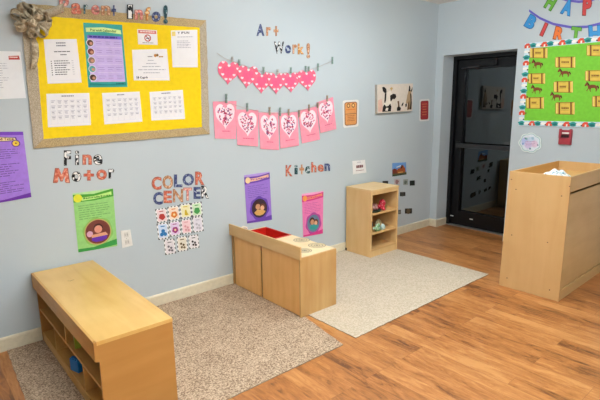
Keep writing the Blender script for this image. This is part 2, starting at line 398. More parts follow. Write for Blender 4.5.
for (p, q) in ((Y1, Y1+.018), (Y0-.018, Y0)):
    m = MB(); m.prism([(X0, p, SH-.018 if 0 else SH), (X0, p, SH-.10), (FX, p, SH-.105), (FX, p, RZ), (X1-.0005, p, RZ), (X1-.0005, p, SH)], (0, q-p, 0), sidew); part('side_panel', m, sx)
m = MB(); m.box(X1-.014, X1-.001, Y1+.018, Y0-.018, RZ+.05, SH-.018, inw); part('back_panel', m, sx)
m = MB(); m.box(FX+.004, X1-.014, Y1+.018, Y0-.018, RZ+.050, RZ+.066, inw); part('bottom_shelf', m, sx)
m = MB(); m.box(FX+.004, FX+.018, Y1+.018, Y0-.018, RZ, RZ+.05, edgew); part('base_rail', m, sx)
m = MB(); m.box(FX+.004, X1-.014, Y1+.018, Y0-.018, .229, .245, inw); part('middle_shelf', m, sx)
for yy in (-.38, -.965):
    m = MB(); m.box(FX+.006, X1-.014, yy-.008, yy+.008, RZ+.066, .229, inw); part('divider', m, sx)
m = MB(); m.box(FX+.006, X1-.014, -.668, -.652, .245, SH-.018, inw); part('divider', m, sx)

def brick(name, mat, loc, dims, studs, rot, label, group=None, extra=None):
    m = MB(); dx, dy, dz = dims; m.box(-dx/2, dx/2, -dy/2, dy/2, 0, dz, mat)
    nx, ny = studs
    for i in range(nx):
        for j in range(ny):
            xf = Matrix.Translation(((i+.5)/nx*dx-dx/2, (j+.5)/ny*dy-dy/2, dz))
            m.lathe([(.009, 0), (.009, .007), (.0075, .009), (0.0001, .009)], mat, xf, 14)
    o = m.build(name, None, loc, rot, bevel=.0015); tag(o, label, 'toy', group); return o
brick('toy_brick', flat('0f78c4', .3, .5), (-4.612, -.715, RZ+.0665), (.052, .078, .075), (2, 3), .3, 'blue plastic toy block on the bottom tier of the low shelf')
brick('toy_brick', flat('9ab43a', .3, .5), (-4.615, -.765, .2455), (.032, .064, .085), (1, 2), -.2, 'lime green toy block on the upper tier of the low shelf')

# ------------------------------------------------------------------ play kitchen unit
km = wood('ebb878', 'dfa862', 'Z', .42, 8); kmx = wood('e0bb84', 'd5ac74', 'Y', .42, 8); ktop = wood('ecd8b0', 'e2ca9c', 'Y', .4, 8); kend = wood('d0aa72', 'c4985e', 'Z', .42, 7)  # door wood lightened, end wood darkened: light and shade by facing, in the colour
KX0, KX1, KY0, KY1, KH, KL = -3.0914, -2.7095, -.02, -.9706, .4768, .5643
kt = thing('play_kitchen', 'maple toy kitchen counter with a red sink and printed burners', 'play kitchen', ((KX0+KX1)/2, (KY0+KY1)/2, RZ))
def T(u, v, z):
    d = ray(u, v); t_ = (z-CAM_POS.z)/d.z; return CAM_POS+d*t_
m = MB(); m.box(KX0, KX0+.016, KY1-.001, -.002, KH-.012, KL, kmx); part('front_lip', m, kt)
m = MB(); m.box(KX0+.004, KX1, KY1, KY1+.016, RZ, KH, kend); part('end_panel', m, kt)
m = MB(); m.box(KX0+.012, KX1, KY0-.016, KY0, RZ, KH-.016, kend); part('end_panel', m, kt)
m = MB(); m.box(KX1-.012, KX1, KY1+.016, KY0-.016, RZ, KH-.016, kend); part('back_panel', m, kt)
m = MB(); m.box(KX0+.03, KX1-.012, KY1+.016, KY0-.016, RZ+.03, RZ+.045, kend); part('bottom_shelf', m, kt)
# counter with the sink opening
SX0, SX1, SY0, SY1 = KX0+.075, KX1-.018, -.415, -.065
m = MB(); zt, zb = KH, KH-.016
m.box(KX0+.016, SX0, KY1+.016, KY0, zb, zt, ktop); m.box(SX1, KX1, KY1+.016, KY0, zb, zt, ktop)
m.box(SX0, SX1, KY1+.016, SY1 if SY1 < SY0 else SY0, zb, zt, ktop); m.box(SX0, SX1, max(SY0, SY1), KY0, zb, zt, ktop)
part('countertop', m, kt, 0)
red = flat('c21e12', .35, .5)
m = MB(); i_ = .02; zf = KH-.10
def ring(z, e): return [(SX0+e, SY0+e, z), (SX1-e, SY0+e, z), (SX1-e, SY1-e, z), (SX0+e, SY1-e, z)]
rings = [ring(KH+.0005, -.010), ring(KH+.004, -.008), ring(KH+.004, .004), ring(KH-.02, .006), ring(zf, i_), ring(zf-.003, i_), ring(KH-.02, .002), ring(KH-.0, .0005)]
vs = sum(rings, []); fs = []
for a in range(len(rings)-1):
    for q in range(4): fs.append((a*4+q, a*4+(q+1) % 4, a*4+4+(q+1) % 4, a*4+4+q))
fs.append((16, 17, 18, 19)); fs.append((20, 21, 22, 23))
m.raw(vs, fs, red); part('sink_basin', m, kt, .001, 'red plastic basin')
m = MB(); fx, fy = KX0+.055, SY1-.02+.03
m.tube([(fx, fy-.03, KH), (fx, fy-.03, KH+.03), (fx+.01, fy-.03, KH+.05), (fx+.04, fy-.035, KH+.06), (fx+.07, fy-.04, KH+.05), (fx+.075, fy-.04, KH+.035)], .008, flat('efe3cf', .35, .5), 10)
part('faucet', m, kt, 0, 'cream faucet', True)
burnm = flat('8d8672', .5)
for (u, v, rr) in ((304.5, 250.6, .060), (301.6, 240.0, .070), (317, 245.3, .073)):
    c = T(u, v, KH); m = MB()
    c.x = max(c.x, KX0+.016+rr+.004)
    m.poly([(c.x+rr*math.cos(a), c.y+rr*math.sin(a), KH+.0003) for a in [6.2832*i/32 for i in range(32)]], flat('cdbb93', .5))
    for ra in (rr, rr*.68, rr*.36):
        nn = 32; prev = None
        for q in range(nn):
            A = 2*math.pi*q/nn; B = 2*math.pi*(q+1)/nn; ri = ra-.006
            m.poly([(c.x+ri*math.cos(A), c.y+ri*math.sin(A), KH+.0006), (c.x+ra*math.cos(A), c.y+ra*math.sin(A), KH+.0006), (c.x+ra*math.cos(B), c.y+ra*math.sin(B), KH+.0006), (c.x+ri*math.cos(B), c.y+ri*math.sin(B), KH+.0006)], burnm)
    m.lathe([(.011, .0), (.011, .001), (.0001, .001)], burnm, Matrix.Translation((c.x, c.y, KH)), 14)
    part('burner', m, kt, 0, 'grey printed burner rings')
ymid = (KY0+KY1)/2+.032
for (p, q) in ((KY1+.018, ymid-.009), (ymid+.009, KY0-.040)):
    m = MB(); m.box(KX0+.012, KX0+.019, p, q, RZ+.004, KH-.013, km); part('door', m, kt, .002)

# ------------------------------------------------------------------ cubby shelf
cw = wood('e3bf88', 'dab278', 'Z', .42, 7); cwt = wood('e4c592', 'dab882', 'X', .4, 7); cin = wood('d7ae76', 'cda066', 'X', .45, 7)
CX0, CX1, CY0, CY1, CH = -1.610, -1.1674, -.02, -.3796, .726
cz0 = .005
cb = thing('cubby_shelf', 'narrow pale wooden three-tier cubby shelf against the wall', 'shelf unit', ((CX0+CX1)/2, (CY0+CY1)/2, cz0))
m = MB(); m.box(CX0-.003, CX1+.003, CY1-.004, CY0, CH-.018, CH, cwt); part('top', m, cb)
for (p, q) in ((CX0, CX0+.016), (CX1-.016, CX1)):
    m = MB(); m.box(p, q, CY1, CY0, cz0, CH-.018, cw); part('side_panel', m, cb)
m = MB(); m.box(CX0+.016, CX1-.016, CY0-.012, CY0-.001, cz0, CH-.018, cin); part('back_panel', m, cb)
m = MB(); m.box(CX0+.016, CX1-.016, CY1+.001, CY1+.016, CH-.055, CH-.018, cw); part('top_rail', m, cb)
for z in (.458, .250, .072):
    m = MB(); m.box(CX0+.016, CX1-.016, CY1+.002, CY0-.012, z-.003, z+.014, cin); part('shelf', m, cb)
m = MB(); m.box(CX0+.016, CX1-.016, CY1+.004, CY1+.018, cz0, .069, cw); part('base_rail', m, cb)

def blob(name, cx, cy, cz, rx, ry, rz, mat, label, cat='toy', seed=1, lump=.12, group=None, sub=3, flatb=True):
    bm = bmesh.new(); bmesh.ops.create_icosphere(bm, subdivisions=sub, radius=1); R = random.Random(seed)
    ph = [R.uniform(0, 6) for _ in range(6)]
    for v_ in bm.verts:
        p = v_.co; k = 1+lump*(math.sin(3*p.x+ph[0])*math.cos(2.5*p.y+ph[1])+.6*math.sin(5*p.z+ph[2]+2*p.x))
        p *= k; p.x *= rx; p.y *= ry; p.z *= rz
        if flatb and p.z < -rz*.7: p.z = -rz*.7
    me = bpy.data.meshes.new(name); bm.to_mesh(me); bm.free(); me.materials.append(mat)
    for p in me.polygons: p.use_smooth = True
    o = bpy.data.objects.new(name, me); COL.objects.link(o); o.location = (cx, cy, cz+(rz*.7 if flatb else 0)); 
    if label: tag(o, label, cat, group)
    return o
# top tier: dark green tray carrying a pinkish toy and a red dotted toy
z1 = .4725
def at(u, v, z):
    p_ = T(u, v, z); return p_.x, min(-.06, max(-.345, p_.y))
m = MB(); m.lathe([(.0001, 0), (.085, 0), (.100, .016), (.096, .019), (.082, .006), (.0001, .006)], flat('33483a', .45), None, 28)
tag(m.build('toy_plate', None, (-1.475, -.272, z1), 0), 'dark green toy plate on the top tier of the cubby shelf', 'plate')
blob('toy_food', -1.478, -.285, z1+.0065, .062, .042, .046, spotted('dusty_pink_print', ['8a5a56', 'b4877e', 'cfa79c'], 40, .6, 'noise', [0, .47, .56]), 'dusty pink soft toy food lying on the dark toy plate', 'toy', 3, .28)
blob('toy_food', -1.352, -.300, z1, .044, .044, .056, spotted('red_speckled_cloth', ['b81f30', 'cf3548', 'e88f98'], 70, .7, 'noise', [0, .5, .62]), 'red speckled soft toy standing beside the dark plate in the cubby', 'toy', 7, .36)
blob('toy_bowl', -1.44, -.10, z1, .11, .05, .10, flat('4b5226', .6), 'olive green toy at the back of the cubby top tier', 'toy', 9, .1)
z2 = .2645
blob('toy_ball', -1.505, -.235, z2, .068, .056, .076, flat('7f8a9a', .45), 'grey-blue rounded toy on the middle tier of the cubby', 'toy', 2, .12)
blob('toy_food', -1.470, -.345, z2, .060, .022, .040, spotted('pale_green_print', ['6f9c78', '93bd8c', 'c4dccb'], 45, .6, 'noise', [0, .46, .56]), 'pale green toy in front of the grey-blue toy in the cubby', 'toy', 4, .3)
blob('toy_food', -1.368, -.268, z2, .038, .034, .058, flat('c9bd92', .6), 'cream coloured toy on the middle tier of the cubby, rightmost there', 'toy', 6, .1)
blob('toy_food', -1.378, -.342, z2, .034, .024, .036, flat('c4dcd6', .4), 'whitish mint toy at the front edge of the cubby middle tier', 'toy', 8, .12)

# ------------------------------------------------------------------ changing table at right
rw = wood('d0ab76', 'c8a06a', 'Z', .42, 5); rws = wood('d6b47c', 'cca870', 'X', .42, 5); rtop = wood('e3c994', 'd8b97f', 'X', .4, 8); rin = wood('dfb06c', 'd3a05a', 'X', .42, 6)  # front wood paler than the end panel's: its brighter light put into the colour
QA, QW, QL, QH = .0143, .4777, 1.0277, 1.0267
ct = thing('changing_table', 'tall boxy maple changing table with a raised tray top beside the dark door', 'table', (-1.3392, -1.6652, 0), QA)
def cpart(name, m, bevel=.002, lab=None, parent=None):
    o = m.build(name, parent or ct, bevel=bevel)
    if lab: o['label'] = lab
    return o
th = .018
m = MB(); m.prism([(0, -QW, 0), (0, .022, 0), (0, .002, QH), (0, -QW, QH)], (th, 0, 0), rw); ep = cpart('end_panel', m)
m = MB(); m.box(QL-th, QL, -QW, 0, 0, QH, rw); cpart('end_panel', m)
m = MB(); m.box(th, QL-th, -QW+.001, -QW+.016, QH-.125, QH-.001, rws); cpart('tray_side', m)
m = MB(); m.box(th, QL-th, -.016, -.001, QH-.125, QH-.001, rin); cpart('tray_side', m)
m = MB(); m.box(th, QL-th, -QW+.016, -.016, QH-.10, QH-.084, rin); cpart('tray_floor', m)
m = MB(); m.box(th, QL-th, -QW+.005, -QW+.020, .098, QH-.145, rws); cpart('front_panel', m)
m = MB(); m.box(th, QL-th, -.016, -.001, .02, QH-.125, rws); cpart('back_panel', m)
m = MB(); m.box(th, QL-th-.01, -QW+.002, -QW+.018, 0, .086, rws); cpart('base_rail', m)
m = MB(); m.lathe([(.0001, .012), (.007, .011), (.009, .006), (.006, 0)], flat('2a2622', .4), Matrix.Translation((QL-.17, -QW+.004, .46)) @ Matrix.Rotation(math.pi/2, 4, 'X'), 14); cpart('knob', m, 0)
inv = Matrix.Translation(ct.location) @ Matrix.Rotation(QA, 4, 'Z'); inv = inv.inverted()
for (u, v) in ((511.4, 179.4), (516, 189.4), (569.6, 186.4), (561.6, 196), (511.7, 235), (547.5, 242.5), (507, 278), (549.5, 290)):
    # screw heads on the end panel
    nrm = Vector((-math.cos(QA), -math.sin(QA), 0)); d = ray(u, v); t_ = (Vector(ct.location)-CAM_POS).dot(nrm)/d.dot(nrm); p = inv @ (CAM_POS+d*t_)
    m = MB(); m.lathe([(.0001, .0012), (.004, .0010), (.0048, 0)], flat('4a3a28', .4), Matrix.Translation((0, p.y, p.z)) @ Matrix.Rotation(-math.pi/2, 4, 'Y'), 12)
    m.build('screw', ep)
# crumpled patterned cloth in the tray
cl = spotted('blue_print_cloth', ['3f5f7a', 'a9c6cf', 'e6ecec', 'f1f1ea'], 42, .8, 'noise', [0, .38, .46, .6])
bm = bmesh.new(); bmesh.ops.create_grid(bm, x_segments=28, y_segments=20, size=1); R = random.Random(11)
for v_ in bm.verts:
    x, y = v_.co.x, v_.co.y; rr = math.sqrt(x*x+y*y)
    v_.co.z = .004+.062*max(0, 1-rr*rr*.7)+.014*max(0, 1-rr*.6)*math.sin(7*x+3*y)+.010*max(0, 1-rr*.6)*math.sin(9*y-4*x)
    v_.co.x = x*.15*(1-.12*y*y); v_.co.y = y*.11*(1-.12*x*x)
r_ = bmesh.ops.extrude_face_region(bm, geom=bm.faces[:]); 
for v_ in [g for g in r_['geom'] if isinstance(g, bmesh.types.BMVert)]: v_.co.z += .006
me = bpy.data.meshes.new('folded_cloth'); bm.to_mesh(me); bm.free(); me.materials.append(cl)
for p in me.polygons: p.use_smooth = True
o = bpy.data.objects.new('folded_cloth', me); COL.objects.link(o)
o.location = (Vector(ct.location)+Vector((.34, -.245, QH-.081))); o.rotation_euler = (0, 0, .3)
tag(o, 'crumpled white and blue patterned cloth inside the changing table tray', 'cloth')

# ------------------------------------------------------------------ wall outlet left, plug near the cubby
s = Sheet([(120.8, 230.9), (130.4, 229.6), (132.8, 245.4), (122.4, 248.2)], off=.0005, thick=.005)
ow = flat('ece9e2', .4)
s.base(ow); s.rect(.28, .12, .72, .42, flat('d9d5cd', .4)); s.rect(.28, .56, .72, .86, flat('d9d5cd', .4))
for b0 in (.2, .64):
    s.rect(.36, b0, .42, b0+.13, flat('a09a92')); s.rect(.58, b0, .64, b0+.13, flat('a09a92'))
s.disc(.5, .49, .05, flat('a8a49c'))
s.done('wall_outlet', 'white electrical outlet on the wall right of the green poster', 'outlet', fix=False)
p = W(346, 251.5); m = MB()
m.tube([(p.x-.14, -.018, .012), (p.x-.09, -.024, .009+.003), (p.x-.05, -.022, .014), (p.x-.028, -.02, .022)], .0032, flat('c9c3b4'), 6)
m.box(p.x-.03, p.x-.004, -.036, -.016, .008, .036, flat('3a2c22'))
tag(m.build('power_plug', None), 'small dark plug with a thin cable on the floor beside the cubby', 'plug')

# ------------------------------------------------------------------ bulletin board with burlap border
burlap = weave('burlap_weave', 'a58f66', 'cdb68c', 240, .95, .8); burl2 = weave('burlap_ribbon', 'a79a84', 'c9bda8', 240, .95, .8)
yellow = flat('f5d413', .6, .2, .03)
bo = W(110, 150); board = thing('bulletin_board', 'yellow paper covered bulletin board edged in burlap ribbon', 'bulletin board', (bo.x, 0, W(35, 148).z))
OUT = [(19, 3), (205.5, 20.5), (209, 134), (33.5, 148.5)]; INN = [(33, 15.5), (199, 27.8), (201.5, 127), (43.2, 139)]
s = Sheet([(27, 9), (202, 24), (205, 131), (38, 144)], off=.0005, thick=.008); s.base(yellow)
for i, p_ in enumerate(s.mb.v): s.mb.v[i] = p_-Vector(board.location)
s.done('backing_paper', parent=board)
po = [W(*q) for q in OUT]; pi = [W(*q) for q in INN]
for i, mt in enumerate((burlap, burl2, burlap, burl2)):
    j = (i+1) % 4; m = MB(); a = [po[i], po[j], pi[j], pi[i]]; NN = 26; rows = []
    R = random.Random(20+i)
    for k in range(NN+1):
        f_ = k/NN; jo = R.uniform(-.003, .003); ji = R.uniform(-.002, .002)
        O_ = a[0].lerp(a[1], f_); I_ = a[3].lerp(a[2], f_); d_ = (O_-I_).normalized()
        rows.append((O_+d_*jo, I_+d_*ji))
    ol = [r_[0] for r_ in rows]+[r_[1] for r_ in rows][::-1]
    lift = .0095+.0012*(i % 2)
    m.prism([p_+NW*lift-Vector(board.location) for p_ in ol], -NW*(lift-.0088 if lift > .0088 else .001), mt)
    m.build('burlap_border', board)
BO = .0088
white = flat('f2f1f4', .6, .2, .01); ink = flat('55555f', .7); grey = flat('8f8f9a', .7); lgrey = flat('b4b4c0', .7); faint = flat('cdccd8', .7)
# -- papers on the board
s = Sheet([(43.7, 39.3), (76.5, 39), (81.8, 82.5), (47.7, 83.7)], off=BO); s.base(white)
s.lines(.34, .07, .66, .19, 2, grey, .5, 3, True); s.lines(.2, .27, .82, .31, 1, ink, .5, 5, True); s.lines(.42, .34, .66, .38, 1, ink, .5, 5, True)
s.lines(.24, .48, .72, .84, 7, ink, .35, 7)
for k in range(7): s.disc(.16, .495+.0515*k, .018, ink, 8)
for k in range(7): s.rect(.76, .485+.0515*k, .82, .495+.0515*k, lgrey)
s.done('notice_sheet', 'white list sheet, portrait, below the burlap bow on the yellow board', 'paper', 'papers on the yellow board')
s = Sheet([(83.2, 22.6), (122, 24.9), (127.6, 86.9), (88.4, 87.4)], off=BO, thick=.0014); s.base(flat('2ba69c', .4, .4))
s.ink([(.05, .075), (.5, .055), (.95, .085), (.96, .15), (.5, .125), (.05, .14)], flat('d3f0a2', .5)); s.text('Parent Calendar', .16, .085, .84, .125, flat('3d7d3a'))
s.rect(.07, .185, .95, .235, flat('7565cf')); s.lines(.12, .195, .9, .235, 1, flat('3f3790'), .6, 4)
s.rect(.07, .235, .95, .915, flat('cbb8ec'))
for k in range(5):
    y = .305+.135*k; s.disc(.13, y, .095, flat('e9e4f2'), 18); s.disc(.13, y, .08, flat(['5b4038', '7a3f38', '8b7468', '59a2a2', '4c2f22'][k]), 16); s.disc(.15, y+.008, .04, flat('c9967a'), 10)
    s.rect(.26, y+.055, .93, y+.060, flat('ebe2fa'))
    for a0_, a1_ in ((.28, .46), (.52, .68), (.74, .92)): s.lines(a0_, y-.03, a1_, y+.04, 2, flat('a58fd0'), .28, 3*k+int(a0_*10))
s.ink([(.04, .93), (.5, .955), (.96, .925), (.96, .97), (.04, .97)], flat('1f8f88')); s.lines(.7, .94, .94, .965, 1, flat('0d4f4c'), .6, 9)
s.done('chart_poster', 'tall teal and lilac chart poster with five small round photos', 'poster')
s = Sheet([(137.3, 29.1), (156.9, 30.3), (157.7, 44.9), (138.1, 44.3)], off=BO); s.base(white)
s.rect(.04, .05, .96, .26, flat('d97a72')); s.lines(.1, .1, .92, .25, 1, flat('f5e3e0'), .5, 3, True)
s.disc(.5, .56, .17, flat('c0392b'), 24); s.disc(.5, .56, .125, white, 24); s.ink([(.40, .44), (.44, .42), (.60, .68), (.57, .71)], flat('c0392b')); s.ink([(.42, .56), (.6, .52), (.6, .58), (.42, .62)], ink)
s.lines(.08, .86, .92, .94, 1, grey, .5, 2, True)
s.done('warning_sign', 'small white sign with a red band and a round prohibition symbol', 'sign')
s = Sheet([(132, 49.8), (167, 48.9), (169.7, 80.4), (133.8, 80.4)], off=BO); s.base(white)
s.lines(.42, .22, .56, .26, 1, ink, .6, 1); s.disc(.64, .2, .04, flat('c7812f'), 12); s.disc(.7, .19, .035, flat('8a6a2c'), 12); s.lines(.74, .22, .93, .27, 1, flat('b6862f'), .8, 2)
for k, (p_, q_) in enumerate(((.38, .62), (.36, .66), (.12, .9), (.1, .94), (.25, .75))): s.lines(p_, .34+.1*k, q_, .38+.1*k, 1, lgrey, .6, k, True, True)
s.text('It Kept', .08, .86, .38, .95, ink, bold=.03)
s.done('notice_sheet', 'white landscape note with a small brown picture at its top right', 'paper', 'papers on the yellow board')
s = Sheet([(170.9, 30.5), (197.3, 29.8), (197.8, 67.3), (172.6, 67.3)], off=BO); s.base(white)
s.rect(.03, .03, .16, .15, flat('e8d27a')); s.text('Y FUN', .24, .04, .68, .10, ink, bold=.03); s.lines(.2, .17, .85, .20, 1, lgrey, .6, 3, True); s.lines(.2, .28, .8, .5, 5, lgrey, .35, 6); s.lines(.55, .32, .8, .45, 2, faint, .3, 2)
s.done('notice_sheet', 'white portrait sheet at the upper right corner of the yellow board', 'paper', 'papers on the yellow board')
def calendar(q, label, seed):
    s = Sheet(q, off=BO); s.base(white); s.lines(.33, .06, .63, .11, 1, grey, .7, seed, True, True)
    R = random.Random(seed)
    for r_ in range(4):
        for c_ in range(6):
            a, b_ = .08+.148*c_, .2+.155*r_; s.rect(a+.01, b_, a+.11, b_+.022, faint); s.rect(a+.02, b_+.04, a+.02+R.uniform(.05, .08), b_+.066, lgrey)
            if R.random() < .6: s.rect(a+.03, b_+.085, a+.09, b_+.105, faint)
    for c_ in range(7): s.rect(.075+.148*c_-.001, .17, .075+.148*c_+.002, .9, faint)
    s.done('monthly_calendar', label, 'calendar', 'printed calendars on the yellow board')
calendar([(46.3, 93.8), (89.2, 93), (91, 125), (48, 127.3)], 'leftmost of the three white calendars along the board bottom', 1)
calendar([(102, 93), (139.6, 91.6), (142.4, 121.6), (104.4, 124.4)], 'middle one of the three white calendars along the board bottom', 2)
calendar([(149.5, 92), (182.8, 89.8), (185, 119), (151.5, 120.5)], 'rightmost of the three white calendars along the board bottom', 3)

# -- burlap bow at the upper left corner of the board
C0 = W(31, 21.5, .02)
bow = thing('burlap_bow', 'looped burlap ribbon bow with a hanging tail on the board corner', 'bow', tuple(C0))
def ribbon(path, width_dir, wid, mat, name, par, th=.002):
    m = MB(); n_ = len(path)
    for k in range(n_):
        wv = width_dir[k] if isinstance(width_dir, list) else width_dir
        m.v += [path[k]-wv*wid/2, path[k]+wv*wid/2]
    mi = m.mi(mat)
    for k in range(n_-1): m.f.append((2*k, 2*k+1, 2*k+3, 2*k+2)); m.m.append(mi)
    o = m.build(name, par, smooth=True, fix=False); sd = o.modifiers.new('s', 'SOLIDIFY'); sd.thickness = th; sd.offset = 0
    return o
R = random.Random(4)
rb = weave('bow_burlap', '9c8d74', 'cfc2a8', 60, .95, .5)
LOOPS = [(a_+R.uniform(-9, 9), L_, h_, t_) for a_, L_, h_, t_ in
 ((5, .13, .02, .9), (45, .12, .03, -.7), (85, .11, .02, .6), (128, .13, .03, -.9), (170, .14, .02, .7), (212, .13, .03, -.6), (255, .12, .02, 1.0), (300, .13, .03, -.8), (335, .12, .02, .5),
  (25, .085, .06, -1.0), (105, .08, .06, .9), (185, .09, .06, -.9), (270, .09, .06, .7), (60, .05, .085, .3), (230, .055, .085, -.3))]
for (ang, L, h, tw) in LOOPS:
    A = math.radians(ang); d = Vector((math.cos(A), 0, math.sin(A))); side = Vector((-math.sin(A), 0, math.cos(A))); N_ = Vector((0, -1, 0))
    L *= .86; path = []; wv = (side*math.cos(tw)+N_*math.sin(tw)).normalized(); nrm_ = d.cross(wv).normalized()
    for k in range(19):
        q = 2*math.pi*k/18                      # 0 and 2pi meet at the knot
        rad = L*(.5-.5*math.cos(q))**.8; path.append(d*rad + nrm_*.034*math.sin(q)*(.5+.5*(1-math.cos(q))/2) + N_*(h+.015))
    ribbon(path, wv, .044, rb, 'loop', bow)
m = MB(); m.lathe([(.0001, .022), (.018, .018), (.026, 0), (.018, -.018), (.0001, -.022)], rb, Matrix.Translation((0, -.075, 0)), 14); m.build('knot', bow, smooth=True)
# tail hanging and ribbon running right along the top edge
def rl(u, v, o_): return W(u, v, o_)-C0
path = [rl(31, 28, .03), rl(33, 34, .045), rl(34, 39, .03), rl(35, 44, .045), rl(35.3, 50, .038), rl(35.6, 56, .028), rl(34.6, 62, .03), rl(33.2, 68, .036)]
wds = [Vector((math.cos(a), math.sin(a)*.8, 0)).normalized() for a in (0, .5, .9, .3, -.3, .2, .5, .8)]
ribbon(path, wds, .042, rb, 'tail', bow)
path = [rl(36, 18, .04), rl(44, 15, .03), rl(52, 12.5, .02), rl(59, 9.5, .018), rl(64, 7.5, .016)]
ribbon(path, Vector((0, -.2, 1)).normalized(), .055, burl2, 'tail', bow)

# ------------------------------------------------------------------ cut-out letters
cow = spotted('cow_print', ['15171c', 'f2f2f0'], 38, .5, 'noise', [0, .49]); 
pats = {
 'cow': cow, 'orange': spotted('orange_print', ['c85f48', 'd98068', 'ebb095'], 60, .5, 'noise', [0, .46, .6]),
 'navy': spotted('navy_print', ['3a4570', '59658f', 'b4bdd8'], 60, .5, 'noise', [0, .5, .62]),
 'tan': spotted('tan_print', ['b07a55', 'cf9c78', 'e6c8ac'], 60, .5, 'noise', [0, .48, .6]),
 'teal': spotted('teal_print', ['1d3c44', '3f6a72', 'cdd9d6'], 60, .5, 'noise', [0, .5, .6]),
 'pink': spotted('pink_print', ['c96f6a', 'e0968c', 'f1c9b8'], 60, .5, 'noise', [0, .46, .58]),
 'gold': spotted('gold_print', ['c07a3a', 'dba05c', 'edcf9c'], 60, .5, 'noise', [0, .46, .6])}
plates = {'cow': flat('34363c'), 'orange': flat('a9695a'), 'navy': flat('566082'), 'tan': flat('ab8264'), 'teal': flat('4a666c'), 'pink': flat('b9817a'), 'gold': flat('b28a5c')}
cname = {'cow': 'black and white spotted', 'orange': 'orange print', 'navy': 'navy blue print', 'tan': 'tan print', 'teal': 'dark teal print', 'pink': 'pink print', 'gold': 'golden print'}
def letter(ch, box, pat, label, group, off=.0008, wall='W', ang=0, plate=None, face=None):
    u0, v0, u1, v1 = box; cx, cy = (u0+u1)/2, (v0+v1)/2
    cs = []
    for (u, v) in ((u0, v0), (u1, v0), (u1, v1), (u0, v1)):
        a = math.radians(ang); du, dv = u-cx, v-cy; cs.append((cx+du*math.cos(a)-dv*math.sin(a), cy+du*math.sin(a)+dv*math.cos(a)))
    s = Sheet(cs, wall, off, 0.0)
    if ch == 'i':
        s.glyph('l', .0, .30, 1, 1, plate or plates[pat], .0010, .0007, .05); s.glyph('.', .0, 0, 1, .24, plate or plates[pat], .0010, .0007, .05)
        s.glyph('l', .2, .33, .8, .97, face or pats[pat], .0022, .0003, .03); s.glyph('.', .2, .03, .8, .21, face or pats[pat], .0022, .0003, .03)
        s.done('wall_letter', label, 'letter', group, fix=True); return
    bo_ = .03 if ch in 'MWNKe' else .075 if wall == 'E' else .045
    s.glyph(ch, 0, 0, 1, 1, plate or plates[pat], .0010, .0007, bo_)
    if ch in 'ilI!1': s.glyph(ch, .20, .04, .80, .96, face or pats[pat], .0022, .0003, .03)
    else: s.glyph(ch, .07, .055, .93, .945, face or pats[pat], .0022, .0003, bo_-.022)
    s.done('wall_letter', label, 'letter', group, fix=True)
def word(rows, wd, group, where, off=.0008):
    names = {'!': 'exclamation mark'}
    for (ch, box, pat, extra) in rows:
        nm = names.get(ch, ('capital ' if ch.isupper() else 'small ')+'letter '+ch.upper())
        letter(ch, box, pat, '%s %s%s, %s' % (cname[pat], nm, (' '+extra if extra else ''), where), group, off)
word([('P', (59, -3, 69, 13), 'pink', ''), ('a', (71, 3, 81.5, 14.5), 'orange', ''), ('r', (83.5, 4.5, 88, 14), 'teal', ''), ('e', (91, 4.8, 99.5, 15), 'pink', ''),
      ('n', (101, 5.5, 110.5, 15.5), 'tan', 'before the T'), ('t', (111.5, 5.2, 116, 16), 'navy', ''), ('I', (127, 4.5, 133, 19), 'cow', ''), ('n', (134.5, 9.5, 143, 20), 'pink', 'after the I'),
      ('f', (144.5, 7, 150.5, 21), 'gold', ''), ('o', (151.5, 11.5, 160.5, 22), 'navy', ''), ('!', (163.2, 5, 167.8, 24), 'teal', '')], 'Parent Info', 'Parent Info letters', 'above the yellow board', .0115)
word([('F', (63.8, 150.3, 71, 165.6), 'cow', ''), ('i', (75, 150.6, 79, 165), 'cow', ''), ('n', (82.3, 154.4, 91.9, 164.8), 'orange', ''), ('e', (93, 154.4, 102.5, 165), 'cow', '')], '', 'Fine Motor letters', 'in Fine below the yellow board')
word([('M', (52.8, 168, 70, 183), 'orange', ''), ('o', (71.5, 171.3, 81.3, 181.9), 'cow', 'after the M'), ('t', (83.5, 170, 94, 180.6), 'orange', ''), ('o', (96.3, 169.4, 106.9, 180), 'orange', 'before the R'), ('r', (108.5, 168.8, 114.4, 178.5), 'cow', '')], '', 'Fine Motor letters', 'in Motor above the green poster')
word([('C', (151.5, 176.5, 161.5, 190), 'orange', ''), ('O', (162.3, 175.3, 173.1, 189), 'tan', 'before the L'), ('L', (173.8, 174.4, 182.3, 187.3), 'navy', ''), ('O', (182.5, 173.5, 194, 185.6), 'navy', 'after the L'), ('R', (195, 171.5, 204.4, 185), 'orange', '')], '', 'Color Center letters', 'in Color above the cards')
word([('C', (153.1, 191.9, 162.8, 204.8), 'navy', ''), ('E', (163.5, 190.6, 171.9, 203.1), 'orange', 'after the C'), ('N', (172.8, 189, 183.1, 202.3), 'tan', ''), ('T', (183.1, 187.5, 191.9, 200.6), 'pink', ''), ('E', (193.5, 186.9, 200.6, 199), 'navy', 'after the T'), ('R', (201, 185.6, 209, 198.5), 'cow', '')], '', 'Color Center letters', 'in Center above the cards')
word([('A', (256.4, 24, 264.4, 36), 'navy', ''), ('r', (266, 27, 271, 35.8), 'tan', ''), ('t', (273.6, 26, 278.4, 36), 'tan', '')], '', 'Art Work letters', 'in Art high on the wall')
word([('W', (274, 41.6, 284, 53.6), 'cow', ''), ('o', (285, 45, 291, 53.6), 'navy', ''), ('r', (292.4, 44.4, 297, 53.8), 'tan', ''), ('k', (297.6, 43.6, 304, 54.4), 'gold', ''), ('!', (306.4, 43, 310, 58.4), 'tan', '')], '', 'Art Work letters', 'in Work above the hearts')
